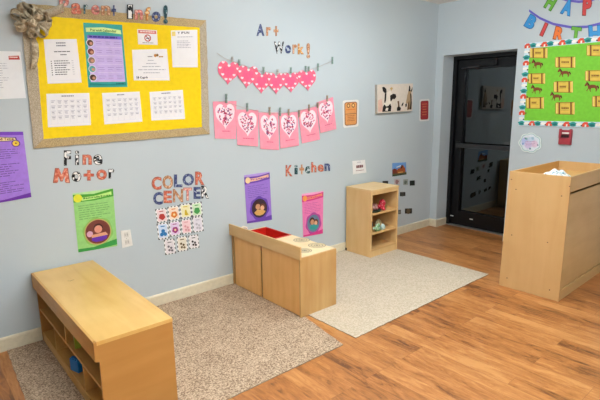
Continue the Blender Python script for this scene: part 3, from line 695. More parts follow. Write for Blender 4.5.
word([('K', (285.6, 165, 292.4, 176.4), 'orange', ''), ('i', (294.4, 165, 297.6, 174.4), 'teal', ''), ('t', (299.4, 164.5, 304, 174.2), 'tan', ''), ('c', (305, 166.2, 310, 173.6), 'teal', ''), ('h', (311, 162, 316.4, 172.4), 'orange', ''), ('e', (317.6, 164.4, 323.6, 171.8), 'orange', ''), ('n', (324.4, 163.4, 330, 171), 'navy', '')], '', 'Kitchen letters', 'in Kitchen above the pink poster')

# ------------------------------------------------------------------ posters and signs on the left wall
s = Sheet([(-26, 50.3), (20.4, 51.6), (26, 98), (-22, 100)]); s.base(flat('e9ebee', .5, .3, .01))
s.ink([(.72, .1), (.95, .085), (.97, .17), (.72, .175)], flat('b8433c')); s.lines(.74, .11, .94, .16, 1, flat('f0dcd8'), .5, 4)
s.lines(.1, .25, .72, .8, 11, lgrey, .22, 3)
s.done('notice_sheet', 'white notice with a small red logo at the left photo edge', 'paper')
def banner_poster(q, base, bandc, bannc, txt, photo, label, cols, light, title, framec=None):
    s = Sheet(q, thick=.0014); s.base(flat(base, .4, .35, .03))
    s.rect(0, 0, 1, .045, flat(light)) if light else None
    s.ink([(0, .13), (0, .04), (.5, .06), (1, .02), (1, .145), (.5, .18), (0, .19)], flat(bandc)); 
    s.ink([(.06, .085), (.5, .085), (.95, .05), (.95, .11), (.5, .145), (.06, .155)], flat(bannc))
    s.text(title, .24, .095, .88, .125, flat(bandc), bold=.03)
    s.disc(.13, .115, .10, flat(cols[0]), 16)
    s.lines(.10, .24, .92, .50, 7, flat(txt), .2, 5)
    s.disc(.52, .72, .38, flat(framec or bandc), 36, wob=.05, k=7); s.disc(.52, .72, .31, flat(photo), 28)
    # a simple picture: heads and shirts
    s.disc(.45, .66, .13, flat('4a2b22'), 16); s.disc(.46, .685, .095, flat('cf9672'), 16); s.disc(.64, .70, .11, flat('6b4030'), 16); s.disc(.63, .72, .08, flat('e2ae8b'), 14)
    s.ink([(.30, .80), (.42, .745), (.55, .75), (.66, .765), (.76, .80), (.66, .855), (.52, .875), (.38, .855)], flat(cols[1]))
    s.ink([(0, .96), (.4, .955), (1, .895), (1, 1), (0, 1)], flat(bandc))
    s.done('centre_poster', label, 'poster', 'illustrated activity posters')
banner_poster([(244.1, 175.3), (269.6, 171.6), (271.9, 219.7), (247.1, 223.5)], '9c78d2', '6c45ab', 'f0b9a0', '6a50a8', '3a2c3a', 'purple poster with a round photo above the red sink', ['f0d09c', 'd9a860'], 'b49ade', 'Pretend', '6a49b0')
banner_poster([(301.8, 194), (323.4, 190.9), (322.8, 233.4), (303.3, 237.1)], 'ec7fb8', 'd93f8c', 'f08a70', 'b85a9a', '6a7f9a', 'bright pink poster with a round photo behind the toy stove', ['f2a050', '3a9c9a'], 'f4a6cf', 'Kitchen', 'b84a9c')
# green poster
s = Sheet([(72.6, 193.6), (113, 188.4), (117.3, 245.9), (78.4, 252.4)], thick=.0014); s.base(flat('9ad47f', .4, .35, .05))
s.rect(0, .0, 1, .05, flat('b9e3a0')); s.ink([(0, .02), (.5, .05), (1, .0), (1, .13), (.5, .16), (0, .15)], flat('4ea637'))
s.ink([(.2, .085), (.5, .085), (.95, .045), (.95, .105), (.5, .135), (.2, .14)], flat('c2ec8a')); s.text('Manipulatives', .24, .085, .92, .12, flat('3f8a2c'), bold=.03)
s.disc(.11, .09, .105, flat('e4e23c'), 18)
s.lines(.10, .22, .90, .48, 7, flat('4f8c46'), .18, 8)
s.disc(.53, .70, .38, flat('8fc463'), 36, wob=.04, k=6); s.disc(.53, .70, .34, flat('c9a66a'), 32); s.disc(.53, .70, .315, flat('7a4038'), 30)
s.disc(.54, .635, .12, flat('4b2a24'), 16); s.disc(.54, .655, .10, flat('e59a84'), 16); s.disc(.32, .72, .08, flat('d9a3b8'), 12); s.ink([(.36, .74), (.72, .72), (.78, .77), (.66, .80), (.36, .80)], flat('e3a183'))
s.ink([(.36, .79), (.76, .775), (.74, .83), (.62, .865), (.46, .87), (.36, .84)], flat('6a35b0'))
s.ink([(0, .945), (.4, .95), (1, .87), (1, .97), (.5, 1), (0, 1)], flat('3f9e4a'))
s.done('centre_poster', 'bright green poster with a round photo of a smiling child', 'poster', 'illustrated activity posters')
# purple poster at the left edge
s = Sheet([(-30, 132.2), (23, 131.6), (31.4, 197), (-24, 207)], thick=.0014); s.base(flat('a67ee0', .4, .35, .05)); s.rect(0, 0, 1, .05, flat('7a44c4'))
s.ink([(.2, .05), (.6, .07), (.85, .08), (.86, .13), (.6, .14), (.2, .13)], flat('5a2f8a')); s.ink([(.2, .06), (.6, .08), (.82, .09), (.84, .12), (.6, .13), (.2, .12)], flat('f1dda0')); s.text('and Time', .42, .085, .80, .118, flat('5a2f3a'), bold=.03)
s.disc(.83, .17, .085, flat('5a2f8a'), 24); s.disc(.83, .17, .065, flat('f2cf45'), 20); s.disc(.83, .17, .02, flat('8a5f2a'), 10)
s.lines(.08, .25, .92, .40, 5, flat('5b3a8f'), .25, 3); s.lines(.08, .46, .92, .66, 6, flat('5b3a8f'), .25, 4); s.lines(.08, .72, .92, .90, 6, flat('5b3a8f'), .25, 5)
s.ink([(0, .96), (.5, .97), (1, .93), (1, 1), (0, 1)], flat('6f35a8'))
s.done('centre_poster', 'violet poster with a yellow badge at the left photo edge', 'poster', 'illustrated activity posters')

# orange and red tall signs, push notice, pictures
def round_rect(a0, b0, a1, b1, ra, rb_, n=5):
    o = []
    for (cx, cy, st) in ((a1-ra, b0+rb_, -90), (a1-ra, b1-rb_, 0), (a0+ra, b1-rb_, 90), (a0+ra, b0+rb_, 180)):
        for k in range(n+1):
            t_ = math.radians(st+90*k/n); o.append((cx+ra*math.cos(t_), cy+rb_*math.sin(t_)))
    return o
def tall_sign(q, bg, fg, dark, label, orange):
    s = Sheet(q, thick=.0012); s.base(flat('e4e2de', .35, .4, .02), None, round_rect(0, 0, 1, 1, .12, .08))
    s.ink(round_rect(.1, .07, .9, .93, .14, .08), flat(dark)); s.ink(round_rect(.15, .10, .85, .90, .12, .07), flat(bg))
    if orange:
        s.disc(.35, .2, .1, flat('8a5a3c'), 12); s.disc(.65, .2, .1, flat('8a5a3c'), 12); s.disc(.35, .2, .055, flat('f0c27a'), 10); s.disc(.65, .2, .055, flat('f0c27a'), 10)
        s.rect(.2, .33, .8, .36, flat('d97a35')); s.rect(.12, .49, .88, .515, flat(dark)); s.lines(.22, .56, .78, .80, 4, flat(fg), .4, 4, True)
    else:
        s.lines(.22, .2, .78, .8, 5, flat(fg), .35, 4, True); s.rect(.15, .49, .85, .51, flat(dark))
    return s.done('wall_sign', label, 'sign')
tall_sign([(342.6, 100.5), (358.8, 99.5), (358.4, 126.5), (343.2, 128)], 'dd9a5c', 'b0663a', '9a6a4a', 'orange tall rounded sign left of the animal canvas', True)
tall_sign([(419.6, 99.6), (429.6, 98.8), (429.2, 120.8), (419.4, 121.4)], 'a63338', 'd0734c', '84262c', 'dark red tall rounded sign right of the animal canvas', False)
s = Sheet([(352.3, 161), (365, 159.8), (366.5, 172.5), (353, 174.4)]); s.base(flat('eceaea', .4)); s.lines(.3, .12, .75, .22, 1, lgrey, .5, 2, True)
s.lines(.2, .36, .86, .64, 1, flat('7c4a50'), .75, 5, True); s.lines(.2, .74, .85, .84, 1, flat('a8868a'), .5, 3, True)
s.done('notice_card', 'small white card with lettering above the cubby shelf', 'sign')
# canvas with a cow and a horse
cv = thing('canvas_picture', 'canvas print of a cow head and a horse on cream ground', 'picture', tuple(W(394, 112)))
s = Sheet([(377.2, 84.6), (413, 83.4), (412.2, 111), (377.4, 113.3)], off=.001, thick=.033)
s.base(flat('dccfc2', .8, .1, .03), flat('a9a196', .8)); cr_ = flat('e7ddd0', .8, .1, .03); bl = flat('1f1b1a', .8); brn = flat('6e5238', .8); tan_ = flat('b09372', .8)
s.ink([(.02, .55), (.12, .5), (.16, .95), (.02, .95)], flat('e0b8a6', .8))
s.ink([(.20, .95), (.16, .8), (.22, .55), (.24, .30), (.34, .22), (.40, .32), (.38, .55), (.40, .95)], cr_)
s.ink([(.13, .10), (.18, .08), (.24, .16), (.25, .28), (.21, .32), (.15, .24)], bl); s.ink([(.34, .14), (.40, .10), (.42, .16), (.38, .24)], flat('c9a86a', .8))
s.ink([(.20, .32), (.245, .30), (.235, .55), (.21, .66), (.185, .62)], bl); s.ink([(.345, .40), (.43, .34), (.50, .36), (.52, .46), (.47, .54), (.42, .52), (.37, .62), (.35, .56)], bl)
s.ink([(.13, .96), (.15, .78), (.19, .70), (.24, .78), (.30, .76), (.35, .68), (.385, .80), (.37, .96)], bl); s.ink([(.21, .92), (.24, .82), (.30, .84), (.28, .94)], cr_)
s.ink([(.55, .62), (.60, .60), (.61, .74), (.63, .94), (.55, .95), (.57, .76)], brn); s.ink([(.54, .84), (.60, .80), (.66, .86), (.64, .96), (.54, .96)], bl)
s.ink([(.68, .72), (.72, .66), (.735, .70), (.70, .80), (.67, .80)], bl)
s.ink([(.80, .70), (.84, .40), (.88, .22), (.94, .24), (.97, .45), (.98, .92), (.84, .96), (.86, .72)], tan_)
s.ink([(.87, .28), (.885, .06), (.92, .12), (.93, .28)], bl); s.ink([(.94, .26), (.985, .12), (.985, .22), (.96, .32)], bl)
s.ink([(.92, .34), (.96, .40), (.98, .70), (.97, .94), (.92, .94), (.94, .64)], bl); s.ink([(.86, .72), (.90, .60), (.92, .92), (.85, .95)], brn); s.ink([(.78, .74), (.83, .70), (.83, .82), (.79, .84)], bl)
for i, p_ in enumerate(s.mb.v): s.mb.v[i] = p_-Vector(cv.location)
s.done('canvas_print', parent=cv)
# brown horse photo
s = Sheet([(392.3, 163.1), (406.1, 162.2), (406.5, 174.4), (392.3, 176.5)]); s.base(flat('6fa0dc', .3, .4)); s.rect(0, .78, 1, 1, flat('5d5a3c'))
s.ink([(0, .5), (.15, .42), (.3, .48), (.35, .8), (0, .8)], flat('7a3a2c')); s.ink([(.3, .6), (.4, .45), (.55, .42), (.66, .22), (.8, .24), (.84, .38), (.9, .44), (.95, .75), (.8, .82), (.35, .82)], flat('a2572f'))
s.ink([(.66, .22), (.72, .16), (.72, .4), (.6, .5)], flat('3c2118')); s.ink([(.3, .3), (.6, .2), (.62, .28), (.3, .38)], flat('e9eef4')); s.rect(.4, .72, .75, .8, flat('d6a860')); s.rect(0, .93, 1, 1, flat('23402c'))
s.done('horse_photo', 'small photo of brown horses under blue sky, right of the cubby', 'picture')
# small picture cards around the cubby
CARDS = [((386.8, 188.5, 390.4, 192.4), '4a4a44', '2a2a28', 'grey card behind the cubby upper edge, seen in the door glass'), ((391, 199, 394.6, 203), '24211f', '5a5046', 'dark card behind the cubby, second highest of the hidden ones'),
 ((388.6, 211.2, 392.8, 215.4), '33302a', '5a5a50', 'dark card behind the cubby side, low and nearer the door'), ((382.4, 211.5, 386.4, 215.6), '4a4640', '2a2622', 'dark card low behind the cubby, farthest from the door'),
 ((382.6, 180.8, 388.2, 187), '24211f', '4a4038', 'dark little card half hidden behind the cubby top'),
 ((394.2, 178.8, 400, 184.6), 'c7b8b8', 'a07a7a', 'pale pinkish little card just above the cubby right corner'),
 ((403.3, 179.2, 408, 185), '9ba39a', '6f7a70', 'small grey-green card below the brown horse photo'),
 ((409.8, 180.4, 414.8, 185.6), '151515', '2f3a33', 'rightmost small black card below the brown horse photo'),
 ((400, 192, 405.4, 196.2), '1c1a18', '4a4a42', 'small black card level with the cubby upper opening'),
 ((398.3, 209.7, 401, 214.2), '5a5c58', '84867e', 'tiny grey card low at the cubby right side'),
 ((405, 208.3, 412, 213.6), '2a2620', '6b5f4a', 'low dark brown card right of the cubby middle tier')]
for (bx, c1, c2, lab) in CARDS:
    u0, v0, u1, v1 = bx; s = Sheet([(u0, v0+.2), (u1, v0), (u1, v1-.2), (u0, v1)]); s.base(flat(c1, .3, .4)); s.disc(.45, .55, .25, flat(c2), 12); s.rect(.55, .3, .8, .6, flat(c2))
    s.done('picture_card', lab, 'card', 'small picture cards around the cubby')

# ------------------------------------------------------------------ colour cards
dash_b = flat('1b1b20'); 
Q = lambda *a: [(145+x/8, 205+y/8) for x, y in a]
COLS = [('red', 'b23c36', 'f0d9da', Q((80, 35), (170, 22), (188, 130), (98, 145))), ('orange', 'dd8236', 'f6e2cf', Q((178, 16), (270, 2), (285, 112), (192, 130))),
 ('yellow', 'd4b92e', 'f3eec0', Q((274, -4), (364, -16), (376, 97), (288, 111))), ('green', '4a9f52', 'd5ecc9', Q((366, -14), (452, -28), (462, 82), (377, 96))),
 ('blue', '2f78b8', 'cfe0f4', Q((92, 150), (182, 138), (196, 265), (108, 280))), ('purple', 'a23a7f', 'e6d3ec', Q((190, 135), (278, 122), (290, 238), (202, 254))),
 ('pink', 'dfa0a8', 'f7d5da', Q((284, 118), (368, 106), (380, 224), (296, 237))), ('white', 'c2bec8', 'e9e4ee', Q((375, 100), (458, 86), (470, 208), (387, 222))),
 ('grey', '6f6870', 'e6e0e4', Q((150, 280), (234, 268), (250, 386), (162, 400))), ('brown', '6b5836', 'ece4d4', Q((252, 258), (334, 244), (346, 362), (262, 376))),
 ('black', '2c2a30', 'eae6ea', Q((345, 246), (424, 234), (436, 340), (356, 352)))]
for (nm, c1, bg, q) in COLS:
    s = Sheet(q, thick=.0012); s.base(flat('f4f2f2', .35, .4, .01))
    nd = 7
    for k in range(nd):
        if k % 2 == 0:
            a, b_ = k/nd, (k+1)/nd
            for rc in ((a, 0, b_, .06), (a, .94, b_, 1), (0, a, .07, b_), (.93, a, 1, b_)): s.rect(*rc, dash_b, .0003)
    s.rect(.11, .09, .89, .91, flat(bg), .0004); s.lines(.3, .18, .7, .25, 1, flat(c1), .8, 3, True, False)
    if nm in ('blue',): 
        for (a, b_) in ((.5, .5), (.35, .7), (.65, .7)): s.disc(a, b_, .17, flat(c1), 14)
    elif nm in ('grey', 'brown', 'black', 'white', 'pink'):
        for (a, b_) in ((.38, .48), (.6, .58), (.42, .72), (.66, .76)): s.disc(a, b_, .11, flat(c1), 12)
    elif nm == 'yellow': s.ink([(.42, .45), (.55, .4), (.6, .6), (.72, .78), (.5, .82), (.36, .75)], flat(c1))
    else: s.disc(.5, .6, .27, flat(c1), 20, wob=.08, k=5)
    if nm in ('purple', 'orange'): s.disc(.5, .6, .10, flat('f3d9a0'), 12)
    s.done('colour_card', '%s colour card with a black dashed border below Color Center' % nm, 'card', 'colour cards')

# ------------------------------------------------------------------ hearts and valentines on strings
pinm = flat('8fa79e', .6); pinm2 = flat('c0b8b0', .6)
def clothespin(u, v0, v1, mat, label, group, off):
    a = W(u, v0, 0); c = W(u+.2, v1, 0); m = MB(); L = (a-c).length; x, z = c.x, c.z
    for sgn in (-1, 1):
        m.raw([(x+sgn*.0015, -off, z), (x+sgn*.0085, -off, z), (x+sgn*.006, -off, z+L*.55), (x+sgn*.010, -off, z+L), (x+sgn*.0045, -off, z+L), (x+sgn*.001, -off, z+L*.5)]
              + [(x+sgn*.0015, -off-.008, z), (x+sgn*.0085, -off-.008, z), (x+sgn*.006, -off-.008, z+L*.55), (x+sgn*.010, -off-.008, z+L), (x+sgn*.0045, -off-.008, z+L), (x+sgn*.001, -off-.008, z+L*.5)],
              [(0, 1, 2, 3, 4, 5), (11, 10, 9, 8, 7, 6)]+[(i, (i+1) % 6, 6+(i+1) % 6, 6+i) for i in range(6)], mat)
    m.box(x-.009, x+.009, -off-.009, -off+.001, z+L*.5, z+L*.58, flat('8c8f90', .3, .5, .03, .8))
    tag(m.build('clothespin'), label, 'clothespin', group)
def string(px, off, label, name='hanging_string'):
    pts = []
    for a, b_ in zip(px, px[1:]):
        for k in range(4): pts.append(W(a[0]+(b_[0]-a[0])*k/4, a[1]+(b_[1]-a[1])*k/4, off))
    pts.append(W(*px[-1], off)); m = MB(); m.tube(pts, .0018, flat('bdb2a8', .9), 6)
    tag(m.build(name), label, 'string')
string([(217, 53), (224, 58), (238, 63.5), (262, 71.5), (275, 73), (290, 73), (304, 71.5), (317, 67.5), (331, 61.5)], .012, 'thin string carrying the six pink hearts')
string([(219, 101.5), (226, 102), (246, 108.5), (268, 113), (279, 113.5), (290, 112.5), (308, 108.8), (318, 104), (327, 100.5), (330, 98)], .012, 'thin string carrying the six pink valentine cards')
hp = [((2*math.pi*k/40)) for k in range(40)]
def heart_pts(a, b_, sx_, sy_):
    o = []
    for t_ in hp:
        x = 16*math.sin(t_)**3; y = 13*math.cos(t_)-5*math.cos(2*t_)-2*math.cos(3*t_)-math.cos(4*t_)
        if y < 0: x *= 1+.45*(-y/17)*(1+y/17)*2
        x = max(-16, min(16, x))
        o.append((a+x/16*sx_, b_-(y+2.5)/14.5*sy_*.95))
    return o
hm = flat('f36c8a', .5, .3, .05); hs = flat('c03a58', .6); hin = flat('f4628c', .5)
HEARTS = [(218.3, 59.8, 238.5, 85, 4), (238, 64.2, 257, 88.5, 7), (253, 70.5, 270, 94, 2), (268, 71.5, 284, 94.5, 0), (282.5, 71, 298.5, 93, -3), (298.5, 68.5, 315.5, 91, -5)]
pos = ['leftmost', 'second from left', 'third from left', 'third from right', 'second from right', 'rightmost']
for k, (u0, v0, u1, v1, ang) in enumerate(HEARTS):
    cx, cy = (u0+u1)/2, (v0+v1)/2; cs = []; a = math.radians(ang); u0 -= .8; u1 += .8
    for (u, v) in ((u0, v0), (u1, v0), (u1, v1), (u0, v1)):
        du, dv = u-cx, v-cy; cs.append((cx+du*math.cos(a)-dv*math.sin(a), cy+du*math.sin(a)+dv*math.cos(a)))
    s = Sheet(cs, off=.0045+.0025*(k % 2), thick=.0016)
    s.base(hm, hs, [(min(1, max(0, p_)), min(1, max(0, q_))) for p_, q_ in heart_pts(.5, .53, .5, .5)])
    s.ink(heart_pts(.5, .50, .27, .26), hin)
    for (p_, q_) in ((.22, .12), (.10, .34), (.24, .60), (.40, .78), (.78, .12), (.91, .34), (.76, .60), (.60, .78), (.5, .24)): s.ink(heart_pts(p_, q_, .068, .058), flat('fbe3ea'))
    s.done('paper_heart', 'pink paper heart with white specks, %s of the six on string' % pos[k], 'heart', 'pink paper hearts')
PINS = [(231.3, 56.8, 61.8, 0), (238.3, 59.5, 65.5, 1), (262.5, 67, 74, 1), (276.5, 69.5, 74.5, 0), (289.7, 67.5, 73.5, 1), (304.5, 66, 72, 1), (307.5, 66.5, 71.5, 1), (316.8, 63.5, 71, 1), (331.2, 57, 64, 1)]
plab = ['pale clothespin on the leftmost heart', 'green-grey clothespin joining the first and second hearts', 'green-grey clothespin joining the second and third hearts', 'pale clothespin on the fourth heart from the left', 'green-grey clothespin joining the fourth and fifth hearts', 'green-grey clothespin on the rightmost heart, left of its pair', 'green-grey clothespin on the rightmost heart, right of its pair', 'green-grey clothespin just right of the last heart', 'green-grey clothespin at the bare right end of the string']
for (u, a, b_, g), lb in zip(PINS, plab): clothespin(u, a, b_, pinm if g else pinm2, lb, 'clothespins on the heart string', .0115)
VAL = [[(212.8, 101.5), (236.5, 101), (236, 139), (215, 138.5)], [(235.5, 109.5), (258.5, 110), (258, 146.5), (237.5, 145)], [(258.5, 112.5), (278, 112.5), (279, 150), (260.5, 149)],
       [(279, 113), (297.5, 112), (299, 145.5), (280.5, 148.5)], [(298, 110.5), (316.5, 106.5), (320, 139.5), (302, 143.5)], [(316.5, 102.5), (333, 97), (336.5, 129), (320.5, 133)]]
vm = flat('f79db1', .6, .2, .04); vs_ = flat('b8788a', .7)
for k, q in enumerate(VAL):
    s = Sheet(q, off=.004+.002*(k % 2), thick=.0015); s.base(vm, vs_); s.ink(heart_pts(.5, .41, .42, .36), flat('fbe3ec')); R = random.Random(k+3); sc_ = [flat(c) for c in ('b02a50', 'd0406e', '7a5a88', 'e07aa0')]
    for _ in range(58):
        t_ = R.uniform(0, 6.28); rr = R.random()**.5; a, b_ = .5+(.33-.1*max(0, math.sin(t_)))*rr*math.cos(t_), .37+.25*rr*math.sin(t_)
        d1 = R.uniform(.028, .048); d2 = d1*.55; A = R.uniform(0, 3.14); c_, s_ = math.cos(A), math.sin(A)
        s.ink([(a+x*c_-y*s_, b_+(x*s_+y*c_)*.7) for x, y in ((-d1, -d2), (d1, -d2), (d1, d2), (-d1, d2))], R.choice(sc_), .0007+.00001*_)
    s.lines(.25, .78, .8, .86, 1, flat('e26c8c'), .35, k, True)
    s.done('valentine_card', 'pink card with a confetti heart, %s of the six on string' % pos[k], 'card', 'pink valentine cards')
VP = [(225.3, 94, 103, 'the leftmost'), (246.2, 103, 111.5, 'the second'), (268.5, 107, 115, 'the third'), (279, 107.5, 116, 'the gap between third and fourth'), (287.5, 109, 115.5, 'the fourth'), (298, 110, 117, 'the gap between fourth and fifth'), (307.8, 104.5, 111, 'the fifth'), (316.5, 102.5, 108, 'the gap between fifth and sixth'), (326, 95.5, 101.5, 'the rightmost')]
for k, (u, a, b_, nm) in enumerate(VP): clothespin(u, a, b_, pinm if k in (0, 1, 3) else flat('b3a28c', .7), ('clothespin holding %s pink valentine card' if 'gap' not in nm else 'clothespin at %s valentine card') % nm, 'clothespins on the valentine string', .0125)

# ------------------------------------------------------------------ end wall: green board, banner, signs
grn = flat('7ccb3e', .6, .2, .05)
g0, g1 = E(524.5, 43), E(520, 124.2)
TLy, zt_, zb_ = (g0.y+g1.y)/2, (E(525, 43).z+E(600, 36.5).z)/2, (E(520, 124).z+E(600, 129.4).z)/2
RY = TLy-1.22
gb = thing('bulletin_board', 'bright green bulletin board with farm pattern border beside the door', 'bulletin board', (0, (TLy+RY)/2, zb_))
def gpart(name, m):
    for i, p_ in enumerate(m.v): m.v[i] = p_-Vector(gb.location)
    return m.build(name, gb)
m = MB(); m.box(-.008, -.0008, RY+.005, TLy-.005, zb_+.005, zt_-.005, grn); gpart('backing_paper', m)
fw = .055
bmat = flat('cfe2ee', .5, .3, .04)
m = MB(); R = random.Random(9); mats = [flat(c) for c in ('e2573f', '2f9a96', 'f3efe9', '6d5a86', 'e2573f', '3f86b0')]
m.box(-.0105, -.0082, RY, TLy, zt_-fw, zt_, bmat); m.box(-.0105, -.0082, RY, TLy, zb_, zb_+fw, bmat)
m.box(-.0105, -.0082, RY, RY+fw, zb_+fw, zt_-fw, bmat); m.box(-.0105, -.0082, TLy-fw, TLy, zb_+fw, zt_-fw, bmat)
def barn(cy, cz, k):
    """printed barn, tree or cloud motif of the border"""
    x = -.0109-.00002*k; s_ = .024
    if k % 3 == 0:
        m.poly([(x, cy+s_*1.3, cz-s_), (x, cy+s_*1.4, cz+.2*s_), (x, cy+s_*.6, cz+s_), (x, cy-s_*.6, cz+s_), (x, cy-s_*1.4, cz+.2*s_), (x, cy-s_*1.3, cz-s_)], mats[0]); m.poly([(x-.0002, cy+s_*.3, cz-s_), (x-.0002, cy+s_*.3, cz), (x-.0002, cy-s_*.3, cz), (x-.0002, cy-s_*.3, cz-s_)], mats[2])
        m.poly([(x, cy-s_*1.5, cz-s_*.6), (x, cy-s_*1.5, cz+s_*.3), (x, cy-s_*2.0, cz+s_*.2), (x, cy-s_*2.0, cz-s_*.6)], flat('7b4a3a'))
    elif k % 3 == 1:
        m.poly([(x, cy+1.5*s_*math.cos(t_)*(1+.25*math.sin(5*t_)), cz+s_*math.sin(t_)) for t_ in [6.283*i/18 for i in range(18)]], mats[1]); m.poly([(x-.0002, cy+.9*s_*math.cos(t_), cz-.2*s_+.4*s_*math.sin(t_)) for t_ in [6.283*i/10 for i in range(10)]], flat('247070'))
    else:
        m.poly([(x, cy+1.3*s_*math.cos(t_), cz+.6*s_*math.sin(t_)) for t_ in [6.283*i/14 for i in range(14)]], mats[2]); m.poly([(x-.0002, cy-.9*s_+.35*s_*math.cos(t_), cz-.5*s_+.35*s_*math.sin(t_)) for t_ in [6.283*i/8 for i in range(8)]], flat('3a3440'))
k = 0; y = TLy-.03
while y > RY+.03:
    barn(y, zt_-fw/2, k); barn(y, zb_+fw/2, k+1); y -= .058; k += 1
z = zb_+.08
while z < zt_-.06: barn(TLy-fw/2, z, k); barn(RY+fw/2, z, k+1); z += .058; k += 1
gpart('printed_border', m)
ht = flat('e0c052', .6); hd = flat('a4762c', .6); hst = flat('7c4a22', .6)
BALES = [((529.5, 48, 547.6, 58), 'top row, nearest the door'), ((555, 57, 575.5, 67.5), 'second of the upper ones from the door'), ((586.5, 45, 607, 56), 'top row, at the right photo edge'), ((528, 73.5, 545.3, 83.6), 'middle row, nearest the door'),
 ((585, 70.5, 605.5, 81.2), 'middle row, at the right photo edge'), ((553.5, 81.4, 573, 92.4), 'in the board centre above another'), ((526, 97.4, 544, 108.5), 'bottom row, nearest the door'), ((555.3, 102.4, 574.8, 114.3), 'bottom row, in the board centre'), ((592, 96, 612, 107), 'bottom row, at the right photo edge')]
for (bx, lab) in BALES:
    u0, v0, u1, v1 = bx; dv = (u1-u0)*.02; s = Sheet([(u0, v0), (u1, v0-dv), (u1, v1+dv), (u0, v1)], 'E', .0082, .001)
    s.base(hd, hd, [(0, .1), (.08, 0), (.95, 0), (1, .12), (1, .9), (.94, 1), (.05, 1), (0, .9)])
    s.rect(.03, .06, .97, .94, ht); s.rect(.04, .06, .10, .94, flat('eed07a')); s.rect(.93, .03, .99, .97, flat('eed07a'))
    s.rect(.17, 0, .25, 1, hst); s.rect(.77, 0, .85, 1, hst); s.lines(.32, .42, .72, .62, 1, flat('8a5a24'), .7, int(u0)); s.lines(.3, .12, .74, .9, 3, hd, .08, int(v0), False, False)
    s.done('hay_bale_cutout', 'yellow paper hay bale cut-out, %s' % lab, 'cut-out', 'paper hay bales')
HORSE = [(.0, .42), (.04, .30), (.13, .12), (.16, .02), (.20, .12), (.27, .22), (.34, .38), (.52, .34), (.72, .36), (.82, .46), (.90, .40), (1, .62), (.93, .80), (.88, .62), (.84, .60), (.86, .80), (.80, 1), (.75, 1), (.77, .82), (.70, .66), (.45, .68), (.40, .86), (.44, 1), (.38, 1), (.34, .86), (.30, .70), (.22, .84), (.16, .98), (.12, .92), (.20, .76), (.24, .58), (.20, .42), (.12, .44), (.04, .52)]
HPOS = [((531.5, 58.5, 543.2, 68.5), 'below the bale nearest the door, top row'), ((557.5, 67.6, 571, 77), 'below the second upper bale'), ((530.8, 84, 542.2, 93.6), 'below the middle row bale nearest the door'), ((550, 91, 562.2, 100.8), 'left below the central bale'), ((584.6, 81, 599.2, 91.6), 'below the middle bale at the right photo edge')]
for (bx, lab) in HPOS:
    u0, v0, u1, v1 = bx; s = Sheet([(u0, v0), (u1, v0), (u1, v1), (u0, v1)], 'E', .0096, .001); s.base(flat('7d4526', .6), None, HORSE)
    s.ink([(.16, .06), (.28, .22), (.36, .40), (.30, .42), (.20, .26)], flat('2b1a12')); s.ink([(.86, .46), (.92, .44), (.98, .62), (.93, .74), (.90, .58)], flat('2b1a12'))
    s.done('horse_cutout', 'brown paper horse cut-out on green board, %s' % lab, 'cut-out', 'paper horses')

# birthday banner
blue, orange_, green_, redc, purp = flat('3f97d6', .5), flat('ea7c3c', .5), flat('6fb544', .5), flat('d24a4a', .5), flat('6a62c0', .5)
def tape(px, label):
    pts = []
    for a, b_ in zip(px, px[1:]):
        for k in range(5): pts.append((a[0]+(b_[0]-a[0])*k/5, a[1]+(b_[1]-a[1])*k/5))
    pts.append(px[-1]); wp = [E(*p_, .004) for p_ in pts]; m = MB(); top = [p_+Vector((0, 0, .012)) for p_ in wp]; bot = [p_-Vector((0, 0, .012)) for p_ in wp]
    m.prism(top+bot[::-1], (.001, 0, 0), purp, purp); tag(m.build('banner_ribbon'), label, 'ribbon', 'banner ribbons')
tape([(529, 10.5), (540, 18.2), (553.3, 24), (570.7, 27.2), (586.7, 26.8), (600, 23.6), (612, 19)], 'purple ribbon of the lower banner row above the green board')
tape([(541, -12), (552, -5), (566, 0), (579, 1.8), (592, 0), (606, -6)], 'purple ribbon of the upper banner row at the top photo edge')
def bl_letter(ch, cx, cy, w_, h_, ang, colr, label, dark):
    letter(ch, (cx-w_/2, cy-h_/2, cx+w_/2, cy+h_/2), None, label, 'birthday banner letters', .0055, 'E', ang, flat(dark), colr)
bl_letter('B', 531.0, 22.0, 9.5, 14.5, 30, blue, 'blue banner letter B, lower row, nearest the door', '2b6aa8')
bl_letter('I', 543.9, 29.5, 4.0, 14.5, 24, redc, 'red banner letter I, lower row', '8a3a34')
bl_letter('R', 559.2, 33.6, 10.5, 14, 14, orange_, 'orange banner letter R, lower row', '9a4a2a')
bl_letter('T', 576, 33.6, 10.5, 14, 7, green_, 'green banner letter T, lower row', '3f7a2c')
bl_letter('H', 595.2, 33.2, 13.5, 16.5, -3, blue, 'blue banner letter H, lower row, at the photo edge', '2b6aa8')
bl_letter('H', 551, 2.5, 9, 16, 30, green_, 'green banner letter H, upper row', '3f7a2c')
bl_letter('A', 567.5, 7, 11, 17, 18, blue, 'blue banner letter A, upper row', '2b6aa8')
bl_letter('P', 587.2, 6.5, 9.5, 19, 3, redc, 'red banner letter P, upper row', '8a3a34')
bl_letter('P', 606, 3, 9.5, 18, -6, orange_, 'orange banner letter P beyond the right photo edge', '9a4a2a')

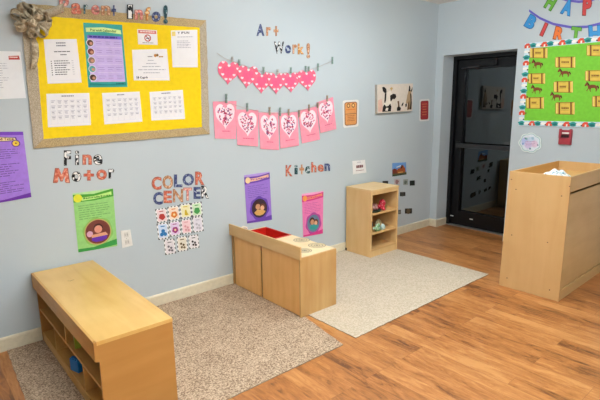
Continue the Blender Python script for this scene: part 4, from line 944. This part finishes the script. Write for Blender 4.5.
# scalloped sign and red alarm below the green board
s = Sheet([(518.4, 132.4), (541.8, 132.4), (542.4, 153.6), (518.2, 153.0)], 'E', .0005, .006)
SC_ = []
for i in range(60):
    t_ = 6.2832*i/60; rr = .44+.06*abs(math.sin(3.5*t_)); SC_.append((.5+rr*math.cos(t_), .5+rr*1.0*math.sin(t_)))
s.base(flat('e4ecea', .4, .3, .02), flat('6d9c9a'), SC_)
s.ink([(.5+(a-.5)*.9, .5+(b_-.5)*.9) for a, b_ in SC_], flat('9cc7c4')); s.ink([(.5+(a-.5)*.84, .5+(b_-.5)*.84) for a, b_ in SC_], flat('dfe6ee'))
for (a, b_, c_, r_) in ((.3, .42, 'b9c3e6', .16), (.55, .38, 'c9dcee', .15), (.68, .55, 'e3cbdf', .15), (.42, .6, 'd5c7e6', .16), (.35, .3, '7fb6b8', .05), (.62, .28, 'a9c8dc', .06), (.2, .55, '8fa6d0', .05), (.5, .78, '5f8f9c', .04), (.82, .6, '8a9aac', .035), (.3, .28, '4a6f78', .03)):
    s.disc(a, b_, r_, flat(c_), 14)
s.lines(.28, .42, .72, .66, 3, flat('b58fb4'), .35, 7, True)
s.done('scalloped_sign', 'small pastel scalloped sign below the green board, beside the door', 'sign')
a0_, a1_ = E(560, 128.6), E(571.6, 145)
al = thing('alarm_station', 'small red wall-mounted alarm box below the green board', 'alarm', (0, (a0_.y+a1_.y)/2, a1_.z))
ya, yb, za, zb2 = a1_.y, a0_.y, a1_.z, a0_.z; rd = flat('a93a46', .35, .5)
yc = (ya+yb)/2; hw = abs(yb-ya)/2; HH = zb2-za
m = MB(); m.box(-.006, -.0005, yc-hw, yc+hw, za, zb2-.012, rd); m.box(-.03, -.006, yc-hw*.9, yc+hw*.9, za+.004, za+HH*.42, rd)
m.box(-.03, -.006, yc-hw*.95, yc-hw*.62, za+HH*.42, zb2, rd); m.box(-.03, -.006, yc+hw*.62, yc+hw*.95, za+HH*.42, zb2, rd)
rel(m, al); m.build('housing', al, bevel=.003)
m = MB(); m.box(-.02, -.006, yc-hw*.6, yc+hw*.6, za+HH*.46, za+HH*.62, flat('3a2024', .5)); rel(m, al); m.build('recess', al)
m = MB(); m.box(-.024, -.006, yc-hw*.5, yc+hw*.5, za+HH*.68, za+HH*.78, flat('efe3df', .4)); rel(m, al); o = m.build('pull_handle', al, bevel=.002); o['label'] = 'white pull handle'
